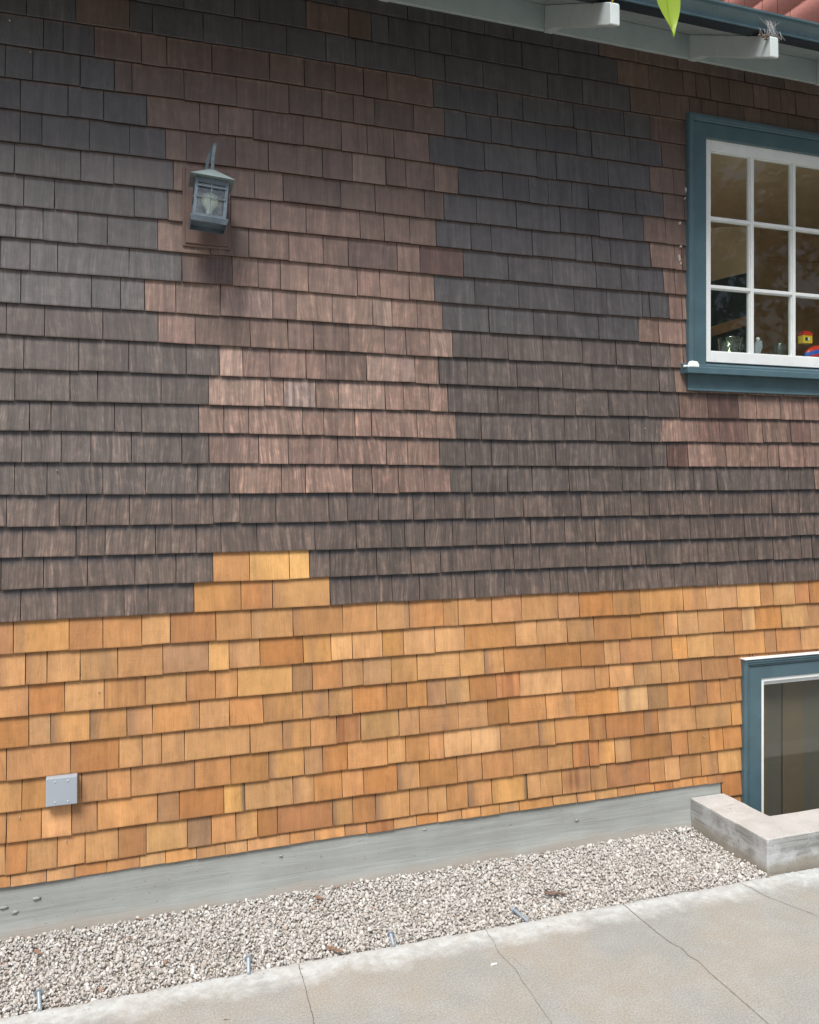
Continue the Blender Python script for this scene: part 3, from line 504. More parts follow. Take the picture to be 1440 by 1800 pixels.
    Pg = P.reshape(nv+1, nu+1, 3); Cg = Cc.reshape(nv+1, nu+1, 4)
    parts = [P]; cols = [Cc]; faces = [Fq]; off = n0
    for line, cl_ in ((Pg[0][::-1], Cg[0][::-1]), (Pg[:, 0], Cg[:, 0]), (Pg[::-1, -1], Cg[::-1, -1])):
        bk = line.copy(); bk[:, 1] = .001; L = len(line); dk = cl_.copy(); dk[:, :3] *= (.12 if old else .25)  # dark end grain, deepened in colour to paint the shadow lines
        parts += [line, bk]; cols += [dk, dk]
        i = np.arange(L-1); faces.append(np.stack([off+i, off+i+1, off+L+i+1, off+L+i], 1)); off += 2*L
    A.add(np.concatenate(parts), np.concatenate(faces), np.concatenate(cols), st.random()*40)

prev = []
for r in range(-3, 36):
    cl = cells_of(r)
    upj = prev; prev = [c[0] for c in cl]
    for (x0, x1, c) in cl:
        if x1-x0 < .012: continue
        full = (x0, x1, c); todo = [(x0, x1, -9, 9)]
        for (a, b, z0, z1) in OPEN:
            new_ = []
            for (p, q, zl, zh) in todo:
                zb = interp(butts[r], p); zt = interp(butts[r-1] if r != 29 else butts[27], p)
                if q <= a or p >= b or zt <= z0 or zb >= z1: new_.append((p, q, zl, zh)); continue
                if p < a: new_.append((p, a, zl, zh))
                if q > b: new_.append((b, q, zl, zh))
                p2, q2 = max(p, a), min(q, b)
                if zb < z0 - .004: new_.append((p2, q2, zl, z0))
                if zt > z1 + .004: new_.append((p2, q2, z1, zh))
            todo = new_
        for (p, q, zl, zh) in todo:
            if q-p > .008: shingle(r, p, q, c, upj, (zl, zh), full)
for old, nm, lab, mt in ((True, 'old_shingles', 'dark weathered brown and grey shingles', M_OLD), (False, 'new_shingles', 'fresh orange cedar shingles', M_NEW)):
    A = acc[old]
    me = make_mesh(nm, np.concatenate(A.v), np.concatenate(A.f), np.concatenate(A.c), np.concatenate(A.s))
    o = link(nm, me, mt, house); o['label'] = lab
# sheathing behind the shingles, with the two window openings left free
def holed(bm, x0, x1, z0, z1, y0, y1, holes):
    xs = sorted({x0, x1, *[h[0] for h in holes], *[h[1] for h in holes]}); zs = sorted({z0, z1, *[h[2] for h in holes], *[h[3] for h in holes]})
    for a, b in zip(xs, xs[1:]):
        seg = None
        for c, d in zip(zs, zs[1:]):
            inh = any(h[0] <= (a+b)/2 <= h[1] and h[2] <= (c+d)/2 <= h[3] for h in holes)
            if not inh: box(bm, a, b, y0, y1, c, d)
bm = bmesh.new(); holed(bm, XL, XR, .19, 4.165, .0005, .12, [OPEN[0], (OPEN[1][0], OPEN[1][1], .19, OPEN[1][3])])
holed(bm, 3.076, XR, -.70, .19, .0005, .12, [(OPEN[1][0], OPEN[1][1], -.62, .19)])
bmobj('sheathing', bm, M_DARK, house)

# foundation: gridded face so it can wander a little, as cast between rough boards
nx_, nz_ = 150, 14
xs = np.linspace(XL, 3.073, nx_+1); zs = np.linspace(-.25, .236, nz_+1)
Xg, Zg = np.meshgrid(xs, zs)
Yg = -.006 - .0012*np.sin(Xg*5.1+1) - .0012*np.sin(Xg*13.7+Zg*9) - .010*np.clip((.045-Zg)/.03, 0, 1)
V = np.stack([Xg, Yg, Zg], -1).reshape(-1, 3); Fq = grid_faces(nx_, nz_)
V2 = np.array([[3.073, -.006, -.25], [3.073, .0, -.25], [3.073, .0, .236], [3.073, -.006, .236]])
me = make_mesh('foundation', np.concatenate([V, V2]), np.concatenate([Fq, np.array([[0, 1, 2, 3]])+len(V)]))
fo = link('foundation', me, M_FOUND, house, True)
# form-board voids and snapped ties along the foundation
def lump(bm, c, r, sx=1, sy=1, sz=1, seed=0, rough=.25, sub=2):
    rr = random.Random(seed); ret = bmesh.ops.create_icosphere(bm, subdivisions=sub, radius=1)
    for q in ret['verts']:
        k = r*(1+rr.uniform(-rough, rough)); q.co = Vector((q.co.x*k*sx+c[0], q.co.y*k*sy+c[1], q.co.z*k*sz+c[2]))

for k, (x, z, r_) in enumerate(((-.276, .144, .010), (-.397, .128, .010), (-.356, .102, .009), (1.388, .194, .007), (.712, .171, .006), (2.2, .13, .008))):
    bm = bmesh.new(); lump(bm, (x, -.009, z), r_, 1.4, .28, .7, 30+k, .35); bmobj('cast_blemish', bm, M_FOUND, fo, True)
M_FLECK = mat_simple('dried white paint', (.42, .40, .38), .7, .1)
for k, (x, z, wd, ht) in enumerate(((2.842, 3.345, .004, .030), (2.840, 3.300, .003, .012), (2.807, 3.167, .005, .016), (2.812, 3.045, .007, .010), (2.803, 2.985, .006, .034), (2.812, 2.955, .004, .016),
        (-.340, .481, .0022, .0022), (-.167, .363, .0025, .0025), (2.958, .474, .003, .003), (-.041, .960, .003, .003), (-.375, 3.659, .003, .003), (-.30, 3.545, .003, .003), (-.201, 1.868, .003, .003), (2.592, 2.091, .003, .005))):
    n = 10; rr = random.Random(k); bm = bmesh.new()
    prism(bm, [(x+wd*math.cos(6.283*i/n)*rr.uniform(.5, 1.2), z+ht*.5*math.sin(6.283*i/n)*rr.uniform(.6, 1.2)) for i in range(n)], 'y', -.0190, -.006); bmobj('paint_fleck', bm, M_FLECK, house)

# ------------------------------------------------------------ upper window
def window(x0, x1, z0, z1, sx0, sz1, gx0, gz1, sill, cols, rws, gz0, vb, hb, bottom):
    """casing outer x0..x1,z0..z1 ; sash outer from sx0, top sz1 ; glass from gx0, top gz1"""
    cx = (x0+x1)/2; wn = empty('window', (cx, 0, z0), parent=house)
    sx1 = x1-(sx0-x0); gx1 = x1-(gx0-x0)
    mir = lambda x: x0+x1-x
    # casing: flat board plus raised outer back-band with a small bead
    bm = bmesh.new(); by = -.034
    band = .036
    box(bm, x0+band+.003, sx0+.002, by+.007, .02, z0, sz1); box(bm, mir(sx0+.002), mir(x0+band+.003), by+.007, .02, z0, sz1)
    box(bm, x0+band+.003, mir(x0+band+.003), by+.0074, .02, sz1-.002, z1-band-.003)
    box(bm, x0+band, mir(x0+band), .004, .019, sz1+.01, z1-band+.001)
    box(bm, x0+band-.001, x0+band+.006, .004, .019, z0, sz1); box(bm, mir(x0+band+.006), mir(x0+band-.001), .004, .019, z0, sz1)
    prof = [(0, .02), (0, by), (.004, by-.008), (.020, by-.010), (.028, by-.008), (.030, by+.002), (.036, by+.0045), (.036, .02)]
    prism(bm, [(x0+a, b) for a, b in prof], 'z', z0, z1-.0005)
    prism(bm, [(mir(x0+a), b) for a, b in prof][::-1], 'z', z0, z1-.0005)
    prism(bm, [(b*1.0-.0006, z1-a) for a, b in prof], 'x', x0-.0009, x1+.0009)
    bmobj('casing', bm, M_TEAL, wn, bevel=.0008)
    # sash
    bm = bmesh.new(); y0, y1 = -.004, .032
    box(bm, sx0, gx0, y0, y1, sill, sz1); box(bm, mir(gx0), mir(sx0), y0, y1, sill, sz1)
    box(bm, gx0, mir(gx0), y0, y1, gz1, sz1); box(bm, gx0, mir(gx0), y0, y1, sill, gz0)
    bmobj('sash', bm, M_WHITE, wn, bevel=.0025)
    # bead around the glass
    bm = bmesh.new(); b_ = .006
    for k in range(cols):
        for j in range(rws):
            xa = vb[k][0]; xb = vb[k][1]; za = hb[j][0]; zb = hb[j][1]
            box(bm, xa, xa+b_*.7, .008, .028, za, zb); box(bm, xb-b_*.7, xb, .008, .028, za, zb)
            box(bm, xa+b_*.7, xb-b_*.7, .008, .028, za, za+b_*.7); box(bm, xa+b_*.7, xb-b_*.7, .008, .028, zb-b_*.7, zb)
    bmobj('glazing_bead', bm, M_WHITE, wn, bevel=.001)
    if cols > 1:
        bm = bmesh.new()
        for k in range(cols-1): box(bm, vb[k][1], vb[k+1][0], -.001, .030, gz0, gz1)
        for j in range(rws-1):
            for k in range(cols): box(bm, vb[k][0], vb[k][1], .0005, .030, hb[j+1][1], hb[j][0])
        bmobj('muntin', bm, M_WHITE, wn, bevel=.0025)
    bm = bmesh.new(); box(bm, gx0-.004, mir(gx0-.004), .018, .0195, gz0-.004, gz1+.004)
    bmobj('glass', bm, M_GLASS, wn)
    return wn
gx0, gx1 = 3.016, 2*4.533-3.016
vb = []; x = 3.016
pw_ = (3.556-3.270+.0)                     # pane pitch
for k in range(11):
    pass
W0 = 3.012; PITCH = .2855; MW = .021
NP = 10
vb = [(W0+PITCH*k, W0+PITCH*(k+1)-MW) for k in range(NP)]
gx1 = vb[-1][1]; CX0 = 2.847; CX1 = gx1 + (W0-CX0)
hb = [(3.227, 3.576), (2.862, 3.211), (2.510, 2.846)]
uw = window(CX0, CX1, 2.405, 3.746, 2.962, 3.634, W0, 3.576, 2.452, NP, 3, 2.510, vb, hb, None)
uw['label'] = 'many paned window in a teal casing, high on the old shingles'
# sill (slightly sloped top, horned ends) and apron
bm = bmesh.new()
prism(bm, [(.02, 2.452), (-.032, 2.430), (-.034, 2.418), (-.044, 2.4165), (-.072, 2.4105), (-.075, 2.380), (-.034, 2.380), (.02, 2.380)], 'x', CX0-.035, CX1+.035)
bmobj('sill', bm, M_TEAL, uw, bevel=.0015)
bm = bmesh.new(); prism(bm, [(-.008, 2.3797), (-.030, 2.3797), (-.030, 2.306), (-.034, 2.300), (-.036, 2.2945), (-.008, 2.2945)], 'x', CX0, CX1)
bmobj('apron', bm, M_TEAL, uw, bevel=.0015)

# ------------------------------------------------------------ lower window in its well
LX0, LX1 = 3.203, 4.80
lw = empty('window', (4.0, 0, -.5), parent=house); lw['label'] = 'plain basement window in a teal casing beside the new shingles'
bm = bmesh.new(); by = -.034; zt_, zb_ = .862, -.60
prof = [(0, .02), (0, by+.002), (.004, by-.005), (.014, by-.007), (.020, by-.002), (.026, by-.003), (.032, by+.001), (.036, by+.004), (.040, by+.0045), (.040, .02)]
prism(bm, [(LX0+a, b) for a, b in prof], 'z', zb_, zt_-.0006); prism(bm, [(LX1-a, b) for a, b in prof][::-1], 'z', zb_, zt_-.0006)
prism(bm, [(b-.0006, zt_-a) for a, b in prof], 'x', LX0-.0009, LX1+.0009)
box(bm, LX0+.039, LX0+.046, .004, .019, zb_, zt_-.04); box(bm, LX0+.043, 3.325, by+.0075, .02, zb_, zt_-.108); box(bm, LX1-.122, LX1-.040, by+.0075, .02, zb_, zt_-.108); box(bm, LX0+.043, LX1-.043, by+.0080, .02, zt_-.110, zt_-.043); box(bm, LX0+.04, LX1-.04, .004, .019, zt_-.06, zt_-.039)
bmobj('casing', bm, M_TEAL, lw, bevel=.0008)
boxobj('flashing', (LX0-.004, LX1+.004, -.046, .01, zt_+.0008, zt_+.0065), M_FLASH, lw)
bm = bmesh.new(); a0, a1, zt2 = 3.323, LX1-.120, .756
box(bm, a0, a0+.024, -.020, .04, zb_, zt2); box(bm, a1-.024, a1, -.020, .04, zb_, zt2); box(bm, a0+.024, a1-.024, -.020, .04, zt2-.024, zt2)
box(bm, a0+.024, a0+.036, -.004, .04, zb_, zt2-.024); box(bm, a1-.036, a1-.024, -.004, .04, zb_, zt2-.024); box(bm, a0+.036, a1-.036, -.004, .04, zt2-.046, zt2-.024)
bmobj('sash', bm, M_WHITE, lw, bevel=.0015)
boxobj('glass', (a0+.034, a1-.034, .020, .0215, zb_, zt2-.044), M_GLASS, lw, bevel=0)
bm = bmesh.new(); x = 3.28; i = 0
bmg = bmesh.new()
while x < LX1:
    wd = (.178, .105, .15, .12, .19)[i % 5]; box(bm if i % 2 == 0 else bmg, x, x+wd-.003, .075 + .006*(i % 2), .080 + .006*(i % 2), -.62, .80); x += wd; i += 1
bmobj('blind', bm, M_BLIND, lw); bmobj('blind', bmg, M_BLINDG, lw)
bm = bmesh.new(); box(bm, 3.1, 4.9, .55, .56, -.7, .95); bmobj('room_backing', bm, M_BLIND, lw)

# ------------------------------------------------------------ eaves: rafter tails, blocking, soffit, fascia, gutter, roof
PS = .50
soff = lambda y: 4.167 + PS*y          # underside of the soffit boards (y is negative outward)
RX = [2.015 + .848*k for k in range(-6, 7)]
for x in RX:
    bm = bmesh.new(); wd = .046
    pts = [(.02, 4.032), (-.12, 3.998), (-.40, 3.862), (-.58, 3.777), (-.604, 3.768), (-.606, 3.774), (-.604, 3.858), (-.598, soff(-.598)-.0015), (.02, soff(.02)-.0015)]
    prism(bm, pts, 'x', x-.004, x+wd-.004)
    bmobj('rafter_tail', bm, M_TAIL, house, bevel=.003)
bm = bmesh.new()
for x in [RX[0]-.848]+RX:
    prism(bm, [(.01, 4.028), (-.026, 4.028), (-.026, soff(-.026)-.0005), (.01, soff(.01)-.0005)], 'x', x+.0425, x+.843)
bmobj('frieze_blocking', bm, M_EAVE, house, bevel=.003)
bm = bmesh.new(); ys = [-.46+.092*k for k in range(7)]
for a, b in zip(ys, ys[1:]): prism(bm, [(a+.0012, soff(a)), (b-.0012, soff(b)), (b-.0012, soff(b)+.018), (a+.0012, soff(a)+.018)], 'x', XL-.4, XR+.4)
prism(bm, [(-.46, soff(-.46)+.018), (.25, soff(.25)+.018), (.25, soff(.25)+.02), (-.46, soff(-.46)+.02)], 'x', XL-.4, XR+.4)
bmobj('soffit', bm, M_EAVE, house)
M_FASC = mat_paint('shade darkened fascia paint', (.022, .034, .044), .5, .12, .1)  # dark colour stands in for the shade under the gutter
bm = bmesh.new(); prism(bm, [(-.4615, 3.930), (-.5485, 3.911), (-.5485, 3.925), (-.482, 4.045), (-.4615, 4.045)], 'x', XL-.4, XR+.4); bmobj('fascia', bm, M_FASC, house)
bm = bmesh.new()
gp = [(-.550, 3.9135), (-.560, 3.909), (-.5665, 3.9085), (-.5675, 3.9155), (-.562, 3.919), (-.562, 3.930), (-.570, 3.941), (-.584, 3.951), (-.592, 3.9575), (-.594, 3.965), (-.603, 3.966), (-.6045, 3.9735), (-.598, 3.9755), (-.588, 3.972)]
inner = [(-.588, 3.969), (-.585, 3.958), (-.560, 3.943), (-.552, 3.918)]
prism(bm, gp + inner, 'x', XL-.4, XR+.4)
bmobj('gutter', bm, M_TEALG, house)
bm = bmesh.new(); prism(bm, [(-.545, 3.985), (4.2, 3.985+4.745*.42), (4.2, 3.97+4.745*.42+.05), (-.545, 4.0)], 'x', XL-.4, XR+.4)
bmobj('roof', bm, M_ROOF, house)
# salmon shingled upper wall that rises behind the gutter, at a right angle to this wall
uwp = Acc(); XU = 4.4; rr = random.Random(5)
z = 4.2; k = 0
while z < 8.2:
    y = -.35 - rr.random()*.1
    while y < 5.0:
        wd = rr.uniform(.13, .27)
        c = np.array((.78, .34, .28))*rr.uniform(.92, 1.08); p = .0022
        V = np.array([[XU-.009, y+p, z], [XU-.009, y+wd-p, z], [XU-.004, y+wd-p, z+.215], [XU-.004, y+p, z+.215], [XU, y+p, z], [XU, y+wd-p, z]])
        uwp.add(V, np.array([[0, 3, 2, 1], [0, 1, 5, 4]]), np.tile(np.append(c, 1), (6, 1)), 0); y += wd
    z += .21
me = make_mesh('upper_wall', np.concatenate(uwp.v), np.concatenate(uwp.f), np.concatenate(uwp.c))
o = link('upper_wall', me, M_RED, house); o['label'] = 'salmon red shingled upper wall'
boxobj('upper_wall_core', (XU+.0005, 8, -.35, 5.0, 4.6, 8.3), M_BARK, house)

# ------------------------------------------------------------ room behind the upper window
rm = empty('room', (4.5, 1.0, 1.6), parent=house)
bm = bmesh.new(); rx0, rx1 = 2.2, 7.4
box(bm, 3.9, rx1, 3.0, 3.1, 1.5, 4.1); box(bm, rx1, rx1+.1, .13, 3.1, 1.5, 4.1)  # left wall and part of back omitted to let sky light in
box(bm, rx0, rx1, .13, 3.0, 4.0, 4.1); box(bm, rx0, rx1, .13, 3.0, 1.4, 1.5)
bmobj('room_wall', bm, M_ROOM, rm)
bm = bmesh.new(); box(bm, rx0, rx1, .034, .16, 2.44, 2.500); bmobj('inner_sill', bm, M_WHITE, rm, bevel=.003)
# a run of cabinets along the right side wall of the room, seen at a slant
M_ = Matrix.Translation((4.25, 1.15, 0)) @ Matrix.Rotation(math.radians(62), 4, 'Z')
bm = bmesh.new(); bm2 = bmesh.new()
for k in range(3):
    for (z0, z1) in ((2.05, 2.78), (2.80, 3.62)):
        box(bm, .46*k+.004, .46*k+.456, 0, .4, z0+.004, z1-.004, M_); 
        box(bm2, .46*k+.06, .46*k+.40, -.006, .0, z0+.07, z1-.07, M_)
        bm3 = bmesh.new(); box(bm3, .46*k+(.41 if k % 2 == 0 else .02), .46*k+(.45 if k % 2 == 0 else .06), -.028, -.0062, (z1-.14 if z0 < 2.5 else z0+.1), (z1-.115 if z0 < 2.5 else z0+.125), M_); bmobj('cabinet_pull', bm3, M_BLK, rm, bevel=.002)
bmobj('cabinet', bm, M_CAB, rm, bevel=.004); bmobj('cabinet_panel', bm2, M_CAB, rm, bevel=.004)
bm = bmesh.new(); prism(bm, [(2.6, 2.52), (4.06, 2.52), (4.06, 3.22), (2.6, 2.82)], 'y', .90, .915); bmobj('splashback', bm, M_SPECK, rm)
bm = bmesh.new(); prism(bm, [(3.0, 2.535), (3.0, 2.605), (3.679, 2.815), (4.037, 2.927), (4.037, 2.859), (3.679, 2.748)], 'y', .865, .895); bmobj('shelf_rail', bm, M_SHELF, rm, bevel=.003)
# the ladle-like pale shade hanging in the room near the glass
# ------------------------------------------------------------ things on the inner sill
def on_sill(name, label, cat, x, y=.10): return empty(name, (x, y, 2.5005), label, cat)
jug = on_sill('measuring_jug', 'clear glass measuring jug with a spout on the inner sill behind the bottom left pane', 'jug', 3.235, .115)
bm = bmesh.new()
sp = lambda a, z: .16*math.exp(-((a-math.pi)/.35)**2)*max(0, (z-.06)/.05)
lathe(bm, [(.052, 0), (.056, .004), (.066, .10), (.070, .108), (.067, .108), (.063, .10), (.053, .008), (.0, .008)], (3.235, .115, 2.5005), 32, sp)
bmobj('bowl', bm, M_JUG, jug, True)
bm = bmesh.new(); tube(bm, [(3.30, .125, 2.598), (3.33, .13, 2.595), (3.338, .132, 2.565), (3.325, .13, 2.53), (3.292, .125, 2.520)], .006, 8); bmobj('handle', bm, M_JUG, jug, True)
jar = on_sill('glass_jar', 'small open glass jar standing right of the white clip on the inner sill', 'jar', 3.58, .12)
bm = bmesh.new(); lathe(bm, [(.028, 0), (.036, .006), (.036, .07), (.030, .085), (.031, .10), (.028, .10), (.027, .086), (.033, .068), (.033, .01), (0, .008)], (3.58, .12, 2.5005), 24); bmobj('body', bm, M_JUG, jar, True)
dish = on_sill('glass_dish', 'low clear glass dish on the inner sill behind the second bottom pane', 'dish', 3.49, .11)
bm = bmesh.new(); lathe(bm, [(.03, 0), (.042, .004), (.046, .03), (.043, .03), (.039, .008), (0, .006)], (3.49, .11, 2.5005), 24); bmobj('bowl', bm, M_JUG, dish, True)
clip = on_sill('plastic_clip', 'pale grey plastic clip standing on the inner sill behind the second muntin row', 'clip', 3.40, .08)
clip['label'] = 'pale grey plastic clip standing upright on the inner sill between jug and dish'
bm = bmesh.new(); prism(bm, [(3.375, 2.5005), (3.40, 2.5005), (3.425, 2.565), (3.42, 2.60), (3.385, 2.595), (3.375, 2.56)], 'y', .075, .090); bmobj('body', bm, M_GREY, clip, bevel=.003)
bm = bmesh.new(); lump(bm, (3.398, .083, 2.608), .012, 1, .8, 1, 3, .05); bmobj('knob', bm, M_WHITE, clip, True)
toy = on_sill('toy_house', 'small yellow toy brick house with a red roof behind the bottom right pane', 'toy', 3.765, .12)
toy.location = (3.765, .12, 2.608)
bm = bmesh.new(); box(bm, 3.733, 3.800, .10, .14, 2.608, 2.652); bmobj('wall', bm, M_YEL, toy, bevel=.001)
bm = bmesh.new(); box(bm, 3.732, 3.802, .098, .142, 2.6525, 2.664); box(bm, 3.742, 3.792, .100, .140, 2.6642, 2.674)
for k in range(4): box(bm, 3.744+.013*k, 3.752+.013*k, .112, .128, 2.6742, 2.679)
bmobj('roof', bm, M_REDP, toy, bevel=.001)
bm = bmesh.new(); box(bm, 3.748, 3.764, .0975, .0998, 2.622, 2.640); w1 = bmobj('window', bm, M_BLK, toy)
bm = bmesh.new(); box(bm, 3.7645, 3.778, .0975, .0998, 2.622, 2.640); bmobj('shutter', bm, M_WHITE, toy)
tbag = on_sill('toy_pouch', 'blue and red striped soft toy pouch lying below the toy house', 'pouch', 3.84, .12)
def pouch(z0, z1, col, nm):
    bm = bmesh.new(); ret = bmesh.ops.create_uvsphere(bm, u_segments=28, v_segments=16, radius=1)
    for q in ret['verts']: q.co = Vector((3.845+q.co.x*.082, .122+q.co.y*.028, 2.5505+q.co.z*.050 + .10*q.co.x*.12))
    geo = list(bm.verts)+list(bm.edges)+list(bm.faces)
    bmesh.ops.bisect_plane(bm, geom=geo, plane_co=(0, 0, z1), plane_no=(-.25, 0, 1), clear_outer=True)
    geo = list(bm.verts)+list(bm.edges)+list(bm.faces)
    bmesh.ops.bisect_plane(bm, geom=geo, plane_co=(0, 0, z0), plane_no=(-.25, 0, 1), clear_inner=True)
    return bmobj(nm, bm, col, tbag, True)
zc = lambda z: z - .25*3.845
for (a, b, c) in ((2.49, 2.535, M_BLUEP), (2.535, 2.552, M_REDP), (2.552, 2.575, M_BLUEP), (2.575, 2.64, M_REDP)): pouch(zc(a), zc(b), c, 'stripe')

# putty blobs on the outside sill
bm = bmesh.new(); prism(bm, [(2.828, 2.4115), (2.888, 2.411), (2.890, 2.424), (2.879, 2.441), (2.843, 2.444), (2.836, 2.430)], 'y', -.068, -.040)
tag(bmobj('putty_lump', bm, M_PUTTY, None, bevel=.004), 'white lump of putty stuck on the left end of the teal sill', 'putty')
bm = bmesh.new(); lump(bm, (2.815, -.050, 2.415), .013, 1.0, .6, .45, 5, .2)
tag(bmobj('putty_crumb', bm, M_PUTTY, None, True), 'small white putty crumb at the very corner of the teal sill', 'putty')

# ------------------------------------------------------------ lantern
board = boxobj('lantern_board', [(.303, .481, -.031, -.008, 2.832, 3.140)], M_BOARD, house, bevel=.003)
bm = bmesh.new(); e0 = (.292, .492, 2.820, 3.152); t_ = .012
for d in ((e0[0], e0[0]+t_, -.024, -.006, e0[2], e0[3]), (e0[1]-t_, e0[1], -.024, -.006, e0[2], e0[3]), (e0[0]+t_, e0[1]-t_, -.0245, -.006, e0[2], e0[2]+t_), (e0[0]+t_, e0[1]-t_, -.0245, -.006, e0[3]-t_, e0[3])): box(bm, *d)
bmobj('board_trim', bm, M_BOARD, board, bevel=.003)
LC = Vector((.395, -.165, 3.05))
lan = empty('wall_lantern', LC, 'weathered steel lantern hanging crooked from a hook on its brown board', 'lantern')
TILT = Matrix.Translation(LC) @ Matrix.Rotation(math.radians(4.4), 4, 'Y') @ Matrix.Rotation(math.radians(-2), 4, 'Z')
def lobj(name, bm, mat, parent=None, smooth=False, bevel=0):
    for q in bm.verts: q.co = TILT @ q.co
    return bmobj(name, bm, mat, parent or lan, smooth, bevel)
# coordinates below are relative to the centre of the roof's lower rim
a = .089
bm = bmesh.new()
vs = [bm.verts.new(p) for p in ((-a, -a, 0), (a, -a, 0), (a, a, 0), (-a, a, 0))]; ti = [bm.verts.new(p) for p in ((-.012, -.012, .052), (.012, -.012, .052), (.012, .012, .052), (-.012, .012, .052))]
for i in range(4): bm.faces.new((vs[i], vs[(i+1) % 4], ti[(i+1) % 4], ti[i]))
bm.faces.new(ti)
un = [bm.verts.new(p) for p in ((-a+.004, -a+.004, -.002), (a-.004, -a+.004, -.002), (a-.004, a-.004, -.002), (-a+.004, a-.004, -.002))]
for i in range(4): bm.faces.new((vs[i], vs[(i+1) % 4], un[(i+1) % 4], un[i]))
bm.faces.new(un[::-1]); lobj('roof', bm, M_STEELT, None, False, .001)
hb_ = .066
bm = bmesh.new(); fr_ = .013
for sx in (-1, 1):
    for sy in (-1, 1):
        x0, x1 = sorted((sx*hb_, sx*(hb_-fr_))); y0, y1 = sorted((sy*hb_, sy*(hb_-fr_))); box(bm, x0, x1, y0, y1, -.160, -.003)
for s in (-1, 1):
    y0, y1 = sorted((s*(hb_-.001), s*(hb_-.006))); box(bm, -hb_+fr_, hb_-fr_, y0, y1, -.160, -.150); box(bm, -hb_+fr_, hb_-fr_, y0, y1, -.024, -.003)
    box(bm, y0, y1, -hb_+fr_, hb_-fr_, -.160, -.150); box(bm, y0, y1, -hb_+fr_, hb_-fr_, -.024, -.003)
lobj('frame', bm, M_STEEL, None, False, .001)
bm = bmesh.new()
for s in (-1, 1):
    q = s*(hb_-.0005)
    y0, y1 = sorted((q, q+s*.004))
    for zz in (-.038, -.083): box(bm, -.058, .058, y0, y1, zz-.002, zz+.002); box(bm, y0, y1, -.058, .058, zz-.002, zz+.002)
    y0, y1 = sorted((q-s*.003, q+s*.0015)); box(bm, -.0022, .0022, y0, y1, -.150, -.024); box(bm, y0, y1, -.0022, .0022, -.150, -.024)
lobj('glazing_bar', bm, M_STEEL)
bm = bmesh.new(); g_ = hb_-.009
for s in (-1, 1):
    x0, x1 = sorted((s*g_, s*(g_-.0015))); box(bm, x0, x1, -g_+.002, g_-.002, -.150, -.024); box(bm, -g_+.002, g_-.002, x0, x1, -.150, -.024)
lobj('glass', bm, M_LGLASS)
bm = bmesh.new(); lathe(bm, [(.010, -.145), (.013, -.12), (.014, -.112), (.030, -.09), (.034, -.072), (.030, -.054), (.015, -.043), (.002, -.040)], (0, 0, 0), 24); lobj('bulb', bm, M_BULB, None, True)
# bottom tray: flange with open tapered skirt
bm = bmesh.new(); f_ = .0755
box(bm, -f_, f_, -f_, f_, -.1645, -.1605)
o_ = [(-f_, -f_), (f_, -f_), (f_, f_), (-f_, f_)]
for i in range(4):
    p, q = o_[i], o_[(i+1) % 4]
    k = .93
    vv = [bm.verts.new(c) for c in ((p[0], p[1], -.165), (q[0], q[1], -.165), (q[0]*k, q[1]*k, -.184), (p[0]*k, p[1]*k, -.184), (p[0]*.96, p[1]*.96, -.165), (q[0]*.96, q[1]*.96, -.165), (q[0]*k*.96, q[1]*k*.96, -.184), (p[0]*k*.96, p[1]*k*.96, -.184))]
    for f in ((0, 1, 2, 3), (4, 7, 6, 5), (3, 2, 6, 7), (0, 3, 7, 4), (1, 5, 6, 2)): bm.faces.new([vv[j] for j in f])
lobj('bottom_tray', bm, M_STEEL, None, False, .0008)
# hook: flat strap that rises from the apex, loops over and returns to the wall
bm = bmesh.new()
path = [(0, 0, .050), (-.001, -.003, .09), (0, .0, .130), (.002, .010, .158), (.004, .024, .174), (.003, .038, .176), (-.003, .054, .166), (-.012, .066, .145), (-.018, .072, .115), (-.020, .078, .080), (0, .092, .050), (0, .118, .030), (0, .140, .020)]
hw, ht = .0068, .003
rings = []
for i, p in enumerate(path):
    p0 = Vector(path[max(i-1, 0)]); p1 = Vector(path[min(i+1, len(path)-1)]); t_ = (p1-p0).normalized(); n_ = t_.cross(Vector((1, 0, 0))).normalized(); P_ = Vector(p)
    rings.append([bm.verts.new(P_ + Vector((sx*hw, 0, 0)) + n_*(sy*ht)) for sx, sy in ((-1, -1), (1, -1), (1, 1), (-1, 1))])
for r0, r1 in zip(rings, rings[1:]):
    for k in range(4): bm.faces.new((r0[k], r0[(k+1) % 4], r1[(k+1) % 4], r1[k]))
bm.faces.new(rings[0][::-1]); bm.faces.new(rings[-1]); lobj('hook', bm, M_STEEL, None, False, .001)
bm = bmesh.new(); box(bm, -.035, .035, .130, .139, -.10, .06); lobj('back_plate', bm, M_STEEL, None, False, .002)

# ------------------------------------------------------------ blank metal box cover
jb = empty('electrical_box', (-.182, -.015, .578), 'square grey metal electrical box cover fixed low on the new cedar shingles', 'electrical box')
bm = bmesh.new()
prism(bm, [(-.2405, .5215), (-.1225, .5215), (-.1225, .6345), (-.2405, .6345)], 'y', -.050, -.010); bmobj('cover', bm, M_GREY, jb, bevel=.003)
for (x, z) in ((-.206, .619), (-.158, .619), (-.206, .537), (-.158, .537)):
    bm = bmesh.new(); ret = bmesh.ops.create_cone(bm, segments=12, radius1=.0032, radius2=.002, depth=.003, cap_ends=True, matrix=Matrix.Translation((x, -.0515, z)) @ Matrix.Rotation(math.pi/2, 4, 'X'))
    bmobj('screw', bm, M_SCREW, jb)

